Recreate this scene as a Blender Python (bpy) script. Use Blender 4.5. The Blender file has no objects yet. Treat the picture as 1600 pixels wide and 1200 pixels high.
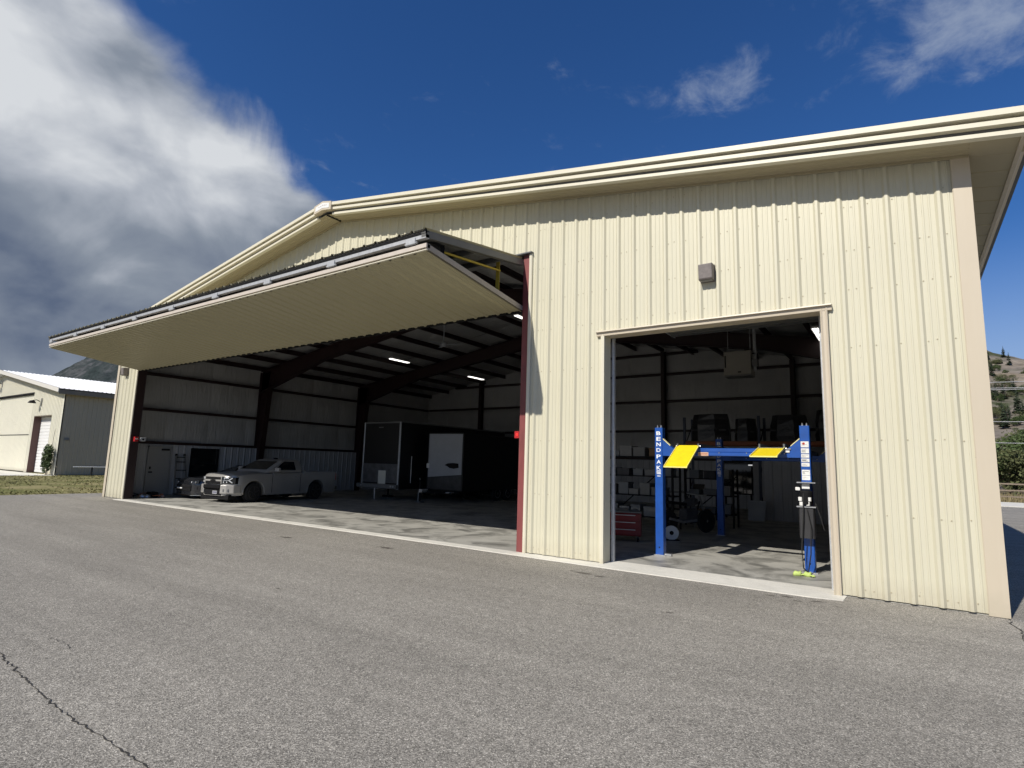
import bpy, math, random
import numpy as np
from mathutils import Vector, Matrix

random.seed(7)
np.random.seed(7)
SC = bpy.context.scene
COL = SC.collection

# ------------------------------------------------------------------ camera
CAM = Vector((-0.945, -9.596, 1.715))
YAW, PITCH, ROLL, FPX = 0.6079, 0.1410, 0.0284, 884.07


def set_camera():
    cam = bpy.data.cameras.new('camera')
    cam.sensor_width = 36.0
    cam.lens = FPX / 1600.0 * 36.0
    cam.clip_start = 0.05
    cam.clip_end = 8000
    o = bpy.data.objects.new('camera', cam)
    COL.objects.link(o)
    f0 = Vector((-math.sin(YAW), math.cos(YAW), 0))
    r0 = Vector((math.cos(YAW), math.sin(YAW), 0))
    u0 = Vector((0, 0, 1))
    fw = math.cos(PITCH) * f0 + math.sin(PITCH) * u0
    up = -math.sin(PITCH) * f0 + math.cos(PITCH) * u0
    r = math.cos(ROLL) * r0 + math.sin(ROLL) * up
    u = -math.sin(ROLL) * r0 + math.cos(ROLL) * up
    m = Matrix((r, u, -fw)).transposed().to_4x4()
    m.translation = CAM
    o.matrix_world = m
    SC.camera = o


set_camera()

# ------------------------------------------------------------------ sun, sky, exposure
SUN_TRAVEL = Vector((0.187, 1.0, -0.87)).normalized()
SUN_EL = math.asin(-SUN_TRAVEL.z)
SUN_ROT = math.atan2(-SUN_TRAVEL.x, -SUN_TRAVEL.y)
SUN_STRENGTH = 5.0
SKY_STRENGTH = 0.078
EXPOSURE = 0.0


def set_world():
    w = bpy.data.worlds.new('World')
    SC.world = w
    w.use_nodes = True
    nt = w.node_tree
    N, L = nt.nodes, nt.links
    N.clear()
    out = N.new('ShaderNodeOutputWorld')
    sky = N.new('ShaderNodeTexSky')
    sky.sky_type = 'NISHITA'
    sky.sun_disc = False
    sky.sun_elevation = SUN_EL
    sky.sun_rotation = SUN_ROT
    sky.altitude = 400
    sky.air_density = 1.0
    sky.dust_density = 0.0
    sky.ozone_density = 4.2
    bg = N.new('ShaderNodeBackground')
    bg.inputs[1].default_value = SKY_STRENGTH
    hs = N.new('ShaderNodeHueSaturation')
    hs.inputs['Saturation'].default_value = 1.14
    L.new(sky.outputs[0], hs.inputs['Color'])
    tint = N.new('ShaderNodeMix')
    tint.data_type = 'RGBA'
    tint.blend_type = 'MULTIPLY'
    tint.inputs[0].default_value = 1.0
    tint.inputs[7].default_value = (0.66, 0.92, 1.24, 1)
    L.new(hs.outputs[0], tint.inputs[6])
    L.new(tint.outputs[2], bg.inputs[0])

    def math_(op, a, b=None, c=None, clamp=False):
        n = N.new('ShaderNodeMath')
        n.operation = op
        n.use_clamp = clamp
        for i, v in enumerate((a, b, c)):
            if v is None:
                continue
            if isinstance(v, (int, float)):
                n.inputs[i].default_value = v
            else:
                L.new(v, n.inputs[i])
        return n.outputs[0]

    def smooth(v, a, b, lo=0.0, hi=1.0):
        n = N.new('ShaderNodeMapRange')
        n.interpolation_type = 'SMOOTHSTEP'
        L.new(v, n.inputs[0])
        n.inputs[1].default_value = a
        n.inputs[2].default_value = b
        n.inputs[3].default_value = lo
        n.inputs[4].default_value = hi
        return n.outputs[0]

    tc = N.new('ShaderNodeTexCoord')
    sep = N.new('ShaderNodeSeparateXYZ')
    L.new(tc.outputs['Generated'], sep.inputs[0])
    zz = math_('MAXIMUM', sep.outputs[2], 0.02)
    px = math_('DIVIDE', sep.outputs[0], zz)      # position on a flat cloud layer
    py = math_('DIVIDE', sep.outputs[1], zz)
    comb = N.new('ShaderNodeCombineXYZ')
    L.new(px, comb.inputs[0])
    L.new(py, comb.inputs[1])

    def noise(scale, detail, rough, off=(0, 0, 0), dist=0.0, src=None, sc3=(1, 1, 1)):
        mp = N.new('ShaderNodeMapping')
        mp.inputs['Location'].default_value = off
        mp.inputs['Scale'].default_value = sc3
        L.new(src or comb.outputs[0], mp.inputs[0])
        n = N.new('ShaderNodeTexNoise')
        n.inputs['Scale'].default_value = scale
        n.inputs['Detail'].default_value = detail
        n.inputs['Roughness'].default_value = rough
        n.inputs['Distortion'].default_value = dist
        L.new(mp.outputs[0], n.inputs['Vector'])
        return n.outputs[0]

    gen = tc.outputs['Generated']
    # cloud bank that covers the west, its ragged edge a line across the layer
    n1 = noise(1.6, 9, 0.55, (2.3, 1.1, 0), 0.15)
    n1b = noise(5.6, 7, 0.54, (0.4, 3.1, 0.7), 0.6, gen)
    e = math_('ADD', px, math_('MULTIPLY', py, 0.35))
    d = math_('SUBTRACT', math_('MULTIPLY', e, -1.0), 1.27)
    d = math_('ADD', d, math_('MULTIPLY', math_('SUBTRACT', n1, 0.5), 0.34))
    d2 = math_('ADD', d, math_('MULTIPLY', math_('SUBTRACT', n1b, 0.5), 0.5))
    bank = smooth(d2, -0.07, 0.13)
    # brightness of the bank: bright towards its sunlit edge, grey where it is thick
    n2 = noise(5.2, 10, 0.50, (5.0, 2.0, 1.0), 0.5, gen, (1, 1, 1.35))
    n3 = noise(2.6, 5, 0.5, (1.0, 7.0, 3.0), 0.4, gen, (1, 1, 2.2))
    thick = smooth(d, 0.2, 1.25)
    br = math_('SUBTRACT', 0.90, math_('MULTIPLY', thick, 0.34))
    br = math_('ADD', br, math_('MULTIPLY', math_('SUBTRACT', n2, 0.5), 1.25))
    br = math_('ADD', br, math_('MULTIPLY', math_('SUBTRACT', n3, 0.52), 1.25))
    ramp = N.new('ShaderNodeValToRGB')
    L.new(br, ramp.inputs[0])
    el = ramp.color_ramp.elements
    el[0].position, el[0].color = 0.20, (0.125, 0.165, 0.255, 1)
    el[1].position, el[1].color = 1.0, (0.80, 0.83, 0.87, 1)
    m = el.new(0.55)
    m.color = (0.29, 0.335, 0.41, 1)
    m = el.new(0.78)
    m.color = (0.52, 0.56, 0.63, 1)
    # thin wisps
    w1 = noise(6.5, 10, 0.64, (0.6, 0.2, 0), 0.35, None, (1.0, 0.75, 1))
    w2 = noise(2.1, 3, 0.5, (3.4, 0.9, 0), 0.0)
    gaps = []
    for cx, cy, rad, amp in ((-0.36, 1.40, 0.22, 0.82), (0.17, 1.50, 0.36, 1.08), (1.3, 0.6, 0.5, 0.6), (-0.4, -0.8, 0.4, 0.7)):
        dx = math_('SUBTRACT', px, cx)
        dy = math_('SUBTRACT', py, cy)
        rr = math_('SQRT', math_('ADD', math_('MULTIPLY', dx, dx), math_('MULTIPLY', dy, dy)))
        gaps.append(math_('MULTIPLY', smooth(rr, 0.0, rad, 1.0, 0.0), amp))
    blob = gaps[0]
    for g in gaps[1:]:
        blob = math_('MAXIMUM', blob, g)
    wv = math_('ADD', math_('MULTIPLY', blob, 0.42), math_('SUBTRACT', w1, 0.5))
    wv = math_('ADD', wv, math_('MULTIPLY', math_('SUBTRACT', w2, 0.62), 0.30))
    wisp = smooth(wv, 0.05, 0.50, 0.0, 0.62)
    # pale low cloud towards the horizon
    low = smooth(sep.outputs[2], 0.02, 0.36, 0.74, 0.0)
    wisp = math_('MAXIMUM', wisp, low)
    bgw = N.new('ShaderNodeBackground')
    bgw.inputs[0].default_value = (0.52, 0.60, 0.74, 1)
    bgw.inputs[1].default_value = 0.76
    bgc = N.new('ShaderNodeBackground')
    bgc.inputs[1].default_value = 0.84
    L.new(ramp.outputs[0], bgc.inputs[0])
    m1 = N.new('ShaderNodeMixShader')
    L.new(wisp, m1.inputs[0])
    L.new(bg.outputs[0], m1.inputs[1])
    L.new(bgw.outputs[0], m1.inputs[2])
    m2 = N.new('ShaderNodeMixShader')
    L.new(bank, m2.inputs[0])
    L.new(m1.outputs[0], m2.inputs[1])
    L.new(bgc.outputs[0], m2.inputs[2])
    L.new(m2.outputs[0], out.inputs[0])


set_world()
sl = bpy.data.lights.new('sun', 'SUN')
sl.energy = SUN_STRENGTH
sl.angle = math.radians(0.53)
sl.color = (1.0, 0.945, 0.86)
so = bpy.data.objects.new('sun', sl)
so.rotation_euler = SUN_TRAVEL.to_track_quat('-Z', 'Y').to_euler()
so.location = (-20, -60, 60)
COL.objects.link(so)

SC.view_settings.view_transform = 'Standard'
SC.view_settings.look = 'None'
SC.view_settings.gamma = 1.0
SC.view_settings.use_curve_mapping = False
SC.view_settings.exposure = EXPOSURE
SC.render.engine = 'CYCLES'
SC.cycles.use_denoising = True
SC.cycles.max_bounces = 6
SC.cycles.diffuse_bounces = 3
SC.cycles.glossy_bounces = 3
SC.cycles.sample_clamp_indirect = 4.0


# ------------------------------------------------------------------ materials
def lin(r, g, b):
    def f(c):
        c /= 255.0
        return c / 12.92 if c <= 0.04045 else ((c + 0.055) / 1.055) ** 2.4
    return (f(r), f(g), f(b))


MATS = {}


def M(name, col, rough=0.6, metal=0.0, var=0.0, scale=4.0, bump=0.0, bscale=20.0, detail=5.0,
      spec=0.5, col2=None, emit=None, estr=0.0, stretch=(1, 1, 1), coat=0.0, rvar=0.0):
    if name in MATS:
        return MATS[name]
    m = bpy.data.materials.new(name)
    m.use_nodes = True
    nt = m.node_tree
    N, L = nt.nodes, nt.links
    b = N['Principled BSDF']
    b.inputs['Base Color'].default_value = (*col, 1)
    b.inputs['Roughness'].default_value = rough
    b.inputs['Metallic'].default_value = metal
    b.inputs['Specular IOR Level'].default_value = spec
    b.inputs['Coat Weight'].default_value = coat
    tc = N.new('ShaderNodeTexCoord')
    mp = N.new('ShaderNodeMapping')
    mp.inputs['Scale'].default_value = stretch
    L.new(tc.outputs['Object'], mp.inputs[0])
    if var or col2:
        n = N.new('ShaderNodeTexNoise')
        n.inputs['Scale'].default_value = scale
        n.inputs['Detail'].default_value = detail
        n.inputs['Roughness'].default_value = 0.6
        L.new(mp.outputs[0], n.inputs['Vector'])
        r = N.new('ShaderNodeValToRGB')
        r.color_ramp.elements[0].position = 0.3
        r.color_ramp.elements[1].position = 0.7
        c1 = tuple(c * (1 - var) for c in col)
        c2 = col2 or tuple(min(1, c * (1 + var)) for c in col)
        r.color_ramp.elements[0].color = (*c1, 1)
        r.color_ramp.elements[1].color = (*c2, 1)
        L.new(n.outputs[0], r.inputs[0])
        L.new(r.outputs[0], b.inputs['Base Color'])
        if rvar:
            mr = N.new('ShaderNodeMapRange')
            L.new(n.outputs[0], mr.inputs[0])
            mr.inputs[3].default_value = max(0.05, rough - rvar)
            mr.inputs[4].default_value = min(1, rough + rvar)
            L.new(mr.outputs[0], b.inputs['Roughness'])
    if bump:
        n = N.new('ShaderNodeTexNoise')
        n.inputs['Scale'].default_value = bscale
        n.inputs['Detail'].default_value = 4
        L.new(mp.outputs[0], n.inputs['Vector'])
        bp = N.new('ShaderNodeBump')
        bp.inputs['Strength'].default_value = bump
        bp.inputs['Distance'].default_value = 0.02
        L.new(n.outputs[0], bp.inputs['Height'])
        L.new(bp.outputs[0], b.inputs['Normal'])
    if emit:
        b.inputs['Emission Color'].default_value = (*emit, 1)
        b.inputs['Emission Strength'].default_value = estr
    MATS[name] = m
    return m


def node_mat(name, builder):
    if name in MATS:
        return MATS[name]
    m = bpy.data.materials.new(name)
    m.use_nodes = True
    nt = m.node_tree
    builder(nt.nodes, nt.links, nt.nodes['Principled BSDF'])
    MATS[name] = m
    return m


def _noise(N, L, vec, scale, detail=4, rough=0.55, kind='noise', dist=0.0):
    if kind == 'vor':
        n = N.new('ShaderNodeTexVoronoi')
        n.inputs['Scale'].default_value = scale
        L.new(vec, n.inputs['Vector'])
        return n.outputs['Color'], n.outputs['Distance']
    n = N.new('ShaderNodeTexNoise')
    n.inputs['Scale'].default_value = scale
    n.inputs['Detail'].default_value = detail
    n.inputs['Roughness'].default_value = rough
    n.inputs['Distortion'].default_value = dist
    L.new(vec, n.inputs['Vector'])
    return n.outputs[0]


def _ramp(N, L, v, stops):
    r = N.new('ShaderNodeValToRGB')
    e = r.color_ramp.elements
    e[0].position, e[0].color = stops[0][0], (*stops[0][1], 1)
    e[1].position, e[1].color = stops[-1][0], (*stops[-1][1], 1)
    for p, c in stops[1:-1]:
        k = e.new(p)
        k.color = (*c, 1)
    L.new(v, r.inputs[0])
    return r.outputs[0]


def _mix(N, L, a, b, fac, mode='MIX'):
    n = N.new('ShaderNodeMix')
    n.data_type = 'RGBA'
    n.blend_type = mode
    for i, v in ((0, fac), (6, a), (7, b)):
        if isinstance(v, (int, float)):
            n.inputs[i].default_value = v
        elif isinstance(v, tuple):
            n.inputs[i].default_value = (*v, 1)
        else:
            L.new(v, n.inputs[i])
    return n.outputs[2]


def g3(v):
    return (v, v, v)


def asphalt_b(N, L, b):
    tc = N.new('ShaderNodeTexCoord')
    v = tc.outputs['Object']
    base = _ramp(N, L, _noise(N, L, v, 0.22, 6, 0.6), [(0.3, (0.238, 0.224, 0.196)), (0.7, (0.292, 0.275, 0.24))])
    streak = N.new('ShaderNodeMapping')
    streak.inputs['Scale'].default_value = (0.12, 1.3, 1)
    streak.inputs['Rotation'].default_value = (0, 0, 0.10)
    L.new(v, streak.inputs[0])
    s = _ramp(N, L, _noise(N, L, streak.outputs[0], 1.0, 5, 0.6), [(0.32, g3(0.86)), (0.68, g3(1.10))])
    base = _mix(N, L, base, s, 1.0, 'MULTIPLY')
    mid = _ramp(N, L, _noise(N, L, v, 9, 5, 0.7), [(0.3, g3(0.86)), (0.7, g3(1.13))])
    base = _mix(N, L, base, mid, 1.0, 'MULTIPLY')
    vc, vd = _noise(N, L, v, 135, kind='vor')
    sep = N.new('ShaderNodeSeparateColor')
    L.new(vc, sep.inputs[0])
    stone = _ramp(N, L, sep.outputs[0], [(0.0, g3(0.38)), (0.45, g3(0.95)), (0.88, g3(1.40)), (1.0, g3(2.3))])
    base = _mix(N, L, base, stone, 1.0, 'MULTIPLY')
    fine = _ramp(N, L, _noise(N, L, v, 380, 2, 0.7), [(0.3, g3(0.66)), (0.7, g3(1.32))])
    base = _mix(N, L, base, fine, 1.0, 'MULTIPLY')
    blot = _noise(N, L, v, 1.7, 7, 0.72, dist=0.4)
    bl = _ramp(N, L, blot, [(0.66, g3(1.0)), (0.76, (0.62, 0.60, 0.57))])
    base = _mix(N, L, base, bl, 0.55, 'MULTIPLY')
    L.new(base, b.inputs['Base Color'])
    b.inputs['Roughness'].default_value = 0.82
    b.inputs['Specular IOR Level'].default_value = 0.25
    bp = N.new('ShaderNodeBump')
    bp.inputs['Strength'].default_value = 0.55
    bp.inputs['Distance'].default_value = 0.004
    L.new(vd, bp.inputs['Height'])
    L.new(bp.outputs[0], b.inputs['Normal'])


def concrete_b(lo, hi, stain, rough):
    def f(N, L, b):
        tc = N.new('ShaderNodeTexCoord')
        v = tc.outputs['Object']
        base = _ramp(N, L, _noise(N, L, v, 0.7, 7, 0.62), [(0.3, lo), (0.7, hi)])
        fine = _ramp(N, L, _noise(N, L, v, 60, 4, 0.7), [(0.3, g3(0.86)), (0.7, g3(1.12))])
        base = _mix(N, L, base, fine, 1.0, 'MULTIPLY')
        st = _noise(N, L, v, 1.3, 8, 0.66, dist=0.8)
        sr = _ramp(N, L, st, [(0.46, g3(1.0)), (0.60, g3(stain)), (0.75, g3(stain * 0.75))])
        base = _mix(N, L, base, sr, 1.0, 'MULTIPLY')
        L.new(base, b.inputs['Base Color'])
        rr = N.new('ShaderNodeMapRange')
        L.new(st, rr.inputs[0])
        rr.inputs[3].default_value = rough + 0.12
        rr.inputs[4].default_value = rough - 0.12
        L.new(rr.outputs[0], b.inputs['Roughness'])
        bp = N.new('ShaderNodeBump')
        bp.inputs['Strength'].default_value = 0.15
        bp.inputs['Distance'].default_value = 0.003
        L.new(_noise(N, L, v, 90, 3), bp.inputs['Height'])
        L.new(bp.outputs[0], b.inputs['Normal'])
    return f


def cladding_b(col, dirt=0.5, rough=0.42):
    def f(N, L, b):
        tc = N.new('ShaderNodeTexCoord')
        geo = N.new('ShaderNodeNewGeometry')
        v = geo.outputs['Position']
        base = _ramp(N, L, _noise(N, L, v, 0.55, 5), [(0.3, tuple(c * 0.965 for c in col)), (0.7, tuple(min(1, c * 1.02) for c in col))])
        mp = N.new('ShaderNodeMapping')
        mp.inputs['Scale'].default_value = (9, 9, 0.5)
        L.new(v, mp.inputs[0])
        stre = _ramp(N, L, _noise(N, L, mp.outputs[0], 1.0, 6, 0.65), [(0.42, (0.965, 0.955, 0.93)), (0.62, g3(1.0))])
        base = _mix(N, L, base, stre, dirt, 'MULTIPLY')
        # splash dirt on the lowest half metre
        sep = N.new('ShaderNodeSeparateXYZ')
        L.new(v, sep.inputs[0])
        mr = N.new('ShaderNodeMapRange')
        L.new(sep.outputs[2], mr.inputs[0])
        mr.inputs[1].default_value = 0.0
        mr.inputs[2].default_value = 0.35
        mr.inputs[3].default_value = 1.0
        mr.inputs[4].default_value = 0.0
        dn = _noise(N, L, v, 7, 6, 0.7)
        mm = N.new('ShaderNodeMath')
        mm.operation = 'MULTIPLY'
        L.new(mr.outputs[0], mm.inputs[0])
        L.new(dn, mm.inputs[1])
        base = _mix(N, L, base, (0.40, 0.36, 0.27), mm.outputs[0])
        # tiny fly specks
        vc, vd = _noise(N, L, v, 5.5, kind='vor')
        sp = _ramp(N, L, vd, [(0.0, g3(0.35)), (0.022, g3(0.45)), (0.032, g3(1.0))])
        base = _mix(N, L, base, sp, 0.7, 'MULTIPLY')
        L.new(base, b.inputs['Base Color'])
        b.inputs['Roughness'].default_value = rough
        b.inputs['Specular IOR Level'].default_value = 0.4
        bp = N.new('ShaderNodeBump')
        bp.inputs['Strength'].default_value = 0.10
        bp.inputs['Distance'].default_value = 0.02
        mp2 = N.new('ShaderNodeMapping')
        mp2.inputs['Scale'].default_value = (3, 3, 0.7)
        L.new(v, mp2.inputs[0])
        L.new(_noise(N, L, mp2.outputs[0], 1.0, 3), bp.inputs['Height'])
        L.new(bp.outputs[0], b.inputs['Normal'])
    return f


def insulation_b(N, L, b):
    tc = N.new('ShaderNodeTexCoord')
    geo = N.new('ShaderNodeNewGeometry')
    v = geo.outputs['Position']
    base = _ramp(N, L, _noise(N, L, v, 0.8, 5), [(0.3, (0.40, 0.40, 0.39)), (0.7, (0.48, 0.48, 0.47))])
    L.new(base, b.inputs['Base Color'])
    b.inputs['Roughness'].default_value = 0.3
    bp = N.new('ShaderNodeBump')
    bp.inputs['Strength'].default_value = 0.9
    bp.inputs['Distance'].default_value = 0.05
    mp = N.new('ShaderNodeMapping')
    mp.inputs['Scale'].default_value = (3.4, 3.4, 0.45)
    L.new(v, mp.inputs[0])
    L.new(_noise(N, L, mp.outputs[0], 1.6, 5, 0.6, dist=1.2), bp.inputs['Height'])
    L.new(bp.outputs[0], b.inputs['Normal'])


def hill_b(green, tan, rock, sc):
    def f(N, L, b):
        geo = N.new('ShaderNodeNewGeometry')
        v = geo.outputs['Position']
        a = _ramp(N, L, _noise(N, L, v, sc, 8, 0.65), [(0.38, tan), (0.52, rock), (0.64, green)])
        fine = _ramp(N, L, _noise(N, L, v, sc * 9, 6, 0.75), [(0.3, g3(0.55)), (0.7, g3(1.35))])
        a = _mix(N, L, a, fine, 1.0, 'MULTIPLY')
        L.new(a, b.inputs['Base Color'])
        b.inputs['Roughness'].default_value = 0.95
        b.inputs['Specular IOR Level'].default_value = 0.1
    return f


ASPHALT = node_mat('asphalt', asphalt_b)
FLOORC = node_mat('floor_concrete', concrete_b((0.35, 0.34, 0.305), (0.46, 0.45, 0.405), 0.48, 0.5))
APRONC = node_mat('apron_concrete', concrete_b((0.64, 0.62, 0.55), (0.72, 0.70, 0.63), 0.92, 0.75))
CREAM_C = lin(226, 217, 183)
CREAM = node_mat('cream_cladding', cladding_b((0.585, 0.560, 0.432)))
TRIM = node_mat('beige_trim', cladding_b((0.54, 0.475, 0.37), 0.35))
TRIMW = node_mat('cream_trim', cladding_b((0.66, 0.625, 0.50), 0.4))
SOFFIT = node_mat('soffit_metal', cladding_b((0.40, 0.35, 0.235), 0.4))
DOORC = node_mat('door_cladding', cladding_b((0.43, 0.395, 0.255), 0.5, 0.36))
INSUL = node_mat('insulation', insulation_b)
LINER = M('liner_panel', (0.42, 0.425, 0.435), 0.45, var=0.06, scale=1.5)
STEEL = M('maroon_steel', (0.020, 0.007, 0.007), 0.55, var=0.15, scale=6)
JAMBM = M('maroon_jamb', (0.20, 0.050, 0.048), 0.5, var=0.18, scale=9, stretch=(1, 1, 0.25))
GALV = M('galvanised', (0.48, 0.49, 0.50), 0.42, 0.35, var=0.14, scale=14)
DGREY = M('dark_grey_paint', (0.11, 0.115, 0.12), 0.45, var=0.1, scale=8)
GREYP = M('grey_frame_paint', (0.17, 0.17, 0.165), 0.5, var=0.1, scale=8)
BLACK = M('black_plastic', (0.010, 0.010, 0.011), 0.7, spec=0.15)
RUBBER = M('rubber', (0.014, 0.014, 0.014), 0.8, var=0.2, scale=20)
WHITEP = M('white_paint', (0.74, 0.74, 0.73), 0.42, var=0.04, scale=6)
WHITED = M('dull_white_panel', (0.35, 0.37, 0.40), 0.5, var=0.06, scale=3)
BLUE = M('blue_paint', (0.012, 0.075, 0.33), 0.36, var=0.12, scale=7, coat=0.25)
YELLOW = M('yellow_paint', (0.80, 0.62, 0.012), 0.5, var=0.07, scale=9)
STRAPY = M('yellow_strap', (0.50, 0.38, 0.05), 0.7, var=0.12, scale=12)
CHROME = M('chrome', (0.62, 0.63, 0.64), 0.18, 1.0)
GLASS = M('dark_glass', (0.010, 0.012, 0.014), 0.06, spec=0.8)
REDP = M('red_paint', (0.20, 0.012, 0.012), 0.4, var=0.1, scale=8)
REDBOX = M('red_box_paint', (0.42, 0.015, 0.018), 0.4)
ORANGE = M('orange_beam', (0.32, 0.085, 0.02), 0.5, var=0.12, scale=6)
CARD = M('cardboard', (0.22, 0.135, 0.075), 0.85, var=0.12, scale=6)
TRUCKP = M('silver_truck_paint', (0.36, 0.35, 0.33), 0.30, 0.2, var=0.03, scale=3, coat=0.6)
CARP = M('black_car_paint', (0.014, 0.015, 0.018), 0.14, var=0.1, scale=4, coat=0.8)
TRAILB = M('black_trailer_skin', (0.006, 0.006, 0.0065), 0.5, var=0.15, scale=2)
ALU = M('aluminium', (0.50, 0.51, 0.52), 0.35, 0.75, var=0.1, scale=10)
LAMPB = M('bronze_lamp_housing', (0.175, 0.155, 0.145), 0.6, var=0.18, scale=18, bump=0.15, bscale=60)
LIGHTE = M('lit_tube', (0.8, 0.8, 0.78), 0.5, emit=(1.0, 0.97, 0.9), estr=2.0)
LABELW = M('white_sticker', (0.72, 0.72, 0.70), 0.5, var=0.05, scale=12)
LABELD = M('sticker_print', (0.06, 0.06, 0.065), 0.6)
LABELR = M('sticker_red', (0.5, 0.04, 0.03), 0.6)
WOOD = M('weathered_wood', (0.20, 0.16, 0.12), 0.9, var=0.25, scale=9, stretch=(1, 1, 6))
ROOFW = M('white_roof_metal', (0.80, 0.81, 0.82), 0.35, var=0.03, scale=1.5)
CRACKM = M('crack_filler', (0.035, 0.033, 0.03), 0.95, var=0.3, scale=30)
GREENY = M('hi_vis_fabric', (0.46, 0.58, 0.17), 0.85, var=0.15, scale=20)
CLOTH = M('dark_clutter', (0.05, 0.05, 0.055), 0.7, var=0.3, scale=6)
CABLE = M('black_cable', (0.02, 0.02, 0.02), 0.5)
SCREWM = M('screw_head', (0.42, 0.37, 0.26), 0.5, 0.2)


# ------------------------------------------------------------------ mesh builder
class MB:
    def __init__(s):
        s.v, s.f = [], []

    def add(s, vs, fs):
        o = len(s.v)
        s.v.extend([tuple(p) for p in vs])
        s.f.extend([tuple(i + o for i in f) for f in fs])
        return s

    def box(s, x0, x1, y0, y1, z0, z1):
        vs = [(x, y, z) for z in (z0, z1) for y in (y0, y1) for x in (x0, x1)]
        return s.add(vs, [(0, 2, 3, 1), (4, 5, 7, 6), (0, 1, 5, 4), (2, 6, 7, 3), (0, 4, 6, 2), (1, 3, 7, 5)])

    def cbox(s, x0, x1, y0, y1, z0, z1, c=0.01):
        """box with chamfered vertical and horizontal edges along its longest axis"""
        L = [x1 - x0, y1 - y0, z1 - z0]
        k = L.index(max(L))
        lo, hi = [x0, y0, z0], [x1, y1, z1]
        a, b = [i for i in range(3) if i != k]
        c = min(c, L[a] * 0.4, L[b] * 0.4)
        poly = [(lo[a] + c, lo[b]), (hi[a] - c, lo[b]), (hi[a], lo[b] + c), (hi[a], hi[b] - c),
                (hi[a] - c, hi[b]), (lo[a] + c, hi[b]), (lo[a], hi[b] - c), (lo[a], lo[b] + c)]
        rings = []
        for t in (lo[k], hi[k]):
            r = []
            for p in poly:
                q = [0, 0, 0]
                q[a], q[b], q[k] = p[0], p[1], t
                r.append(tuple(q))
            rings.append(r)
        return s.loft(rings)

    def loft(s, rings, cap=True, closed=True):
        n = len(rings[0])
        vs = [p for r in rings for p in r]
        fs = []
        for i in range(len(rings) - 1):
            for j in range(n if closed else n - 1):
                k = (j + 1) % n
                fs.append((i * n + j, i * n + k, (i + 1) * n + k, (i + 1) * n + j))
        if cap:
            fs.append(tuple(range(n))[::-1])
            fs.append(tuple((len(rings) - 1) * n + i for i in range(n)))
        return s.add(vs, fs)

    def prism(s, poly, axis, a, b):
        """poly in the two axes other than axis, extruded from a to b"""
        def mk(p, t):
            q = list(p)
            q.insert(axis, t)
            return tuple(q)
        return s.loft([[mk(p, a) for p in poly], [mk(p, b) for p in poly]])

    def tube(s, pts, r, n=8, cap=True):
        pts = [Vector(p) for p in pts]
        rings = []
        for i, p in enumerate(pts):
            d = (pts[min(i + 1, len(pts) - 1)] - pts[max(i - 1, 0)]).normalized()
            a = d.orthogonal().normalized() if abs(d.z) > 0.95 else d.cross(Vector((0, 0, 1))).normalized()
            b = d.cross(a)
            rr = r[i] if isinstance(r, (list, tuple)) else r
            rings.append([tuple(p + rr * (math.cos(t) * a + math.sin(t) * b)) for t in [2 * math.pi * k / n for k in range(n)]])
        return s.loft(rings, cap)

    def bar(s, p, q, w, h, up=(0, 0, 1)):
        p, q = Vector(p), Vector(q)
        d = (q - p).normalized()
        a = d.cross(Vector(up))
        if a.length < 1e-4:
            a = d.orthogonal()
        a.normalize()
        b = a.cross(d).normalized()
        a, b = a * (w / 2), b * (h / 2)
        rings = [[tuple(c - a - b), tuple(c + a - b), tuple(c + a + b), tuple(c - a + b)] for c in (p, q)]
        return s.loft(rings)

    def lathe(s, prof, axis='X', c=(0, 0, 0), n=24):
        """prof: (offset along axis, radius)"""
        rings = []
        for o, r in prof:
            ring = []
            for k in range(n):
                t = 2 * math.pi * k / n
                a, b = r * math.cos(t), r * math.sin(t)
                p = (o, a, b) if axis == 'X' else ((a, o, b) if axis == 'Y' else (a, b, o))
                ring.append((c[0] + p[0], c[1] + p[1], c[2] + p[2]))
            rings.append(ring)
        return s.loft(rings, True)

    def build(s, name, mat, parent=None, smooth=False, kind=None, bevel=0.0, label=None):
        me = bpy.data.meshes.new(name)
        v = s.v
        if parent is not None:
            w = root_loc(parent)
            if w.length > 0 and parent.get('_world'):
                v = [(p[0] - w.x, p[1] - w.y, p[2] - w.z) for p in v]
        me.from_pydata(v, [], s.f)
        me.update()
        me.materials.append(mat)
        fix_normals(me)
        if smooth:
            me.polygons.foreach_set('use_smooth', [True] * len(me.polygons))
        o = bpy.data.objects.new(name, me)
        COL.objects.link(o)
        if parent is not None:
            o.parent = parent
            if parent.get('_world'):
                o['_world'] = 1
        if kind:
            o['kind'] = kind
        if label:
            o['label'] = label
        if bevel:
            bv = o.modifiers.new('bevel', 'BEVEL')
            bv.width = bevel
            bv.segments = 2
            bv.limit_method = 'ANGLE'
            bv.angle_limit = math.radians(35)
        return o


import bmesh


def fix_normals(me):
    if len(me.polygons) > 60000:
        return
    bm = bmesh.new()
    bm.from_mesh(me)
    bmesh.ops.recalc_face_normals(bm, faces=bm.faces)
    bm.to_mesh(me)
    bm.free()


def root_loc(o):
    v = Vector((0, 0, 0))
    while o is not None:
        v = v + o.location
        o = o.parent
    return v


def tag(o, label, cat, group=None):
    o['label'] = label
    o['category'] = cat
    if group:
        o['group'] = group
    return o


def thing(name, label, cat, loc=(0, 0, 0), rotz=0.0, group=None, world=False):
    o = bpy.data.objects.new(name, None)
    o.empty_display_size = 0.3
    o.location = loc
    o.rotation_euler = (0, 0, rotz)
    COL.objects.link(o)
    if world:
        o['_world'] = 1      # parts are written in world coordinates
    tag(o, label, cat, group)
    return o


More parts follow.
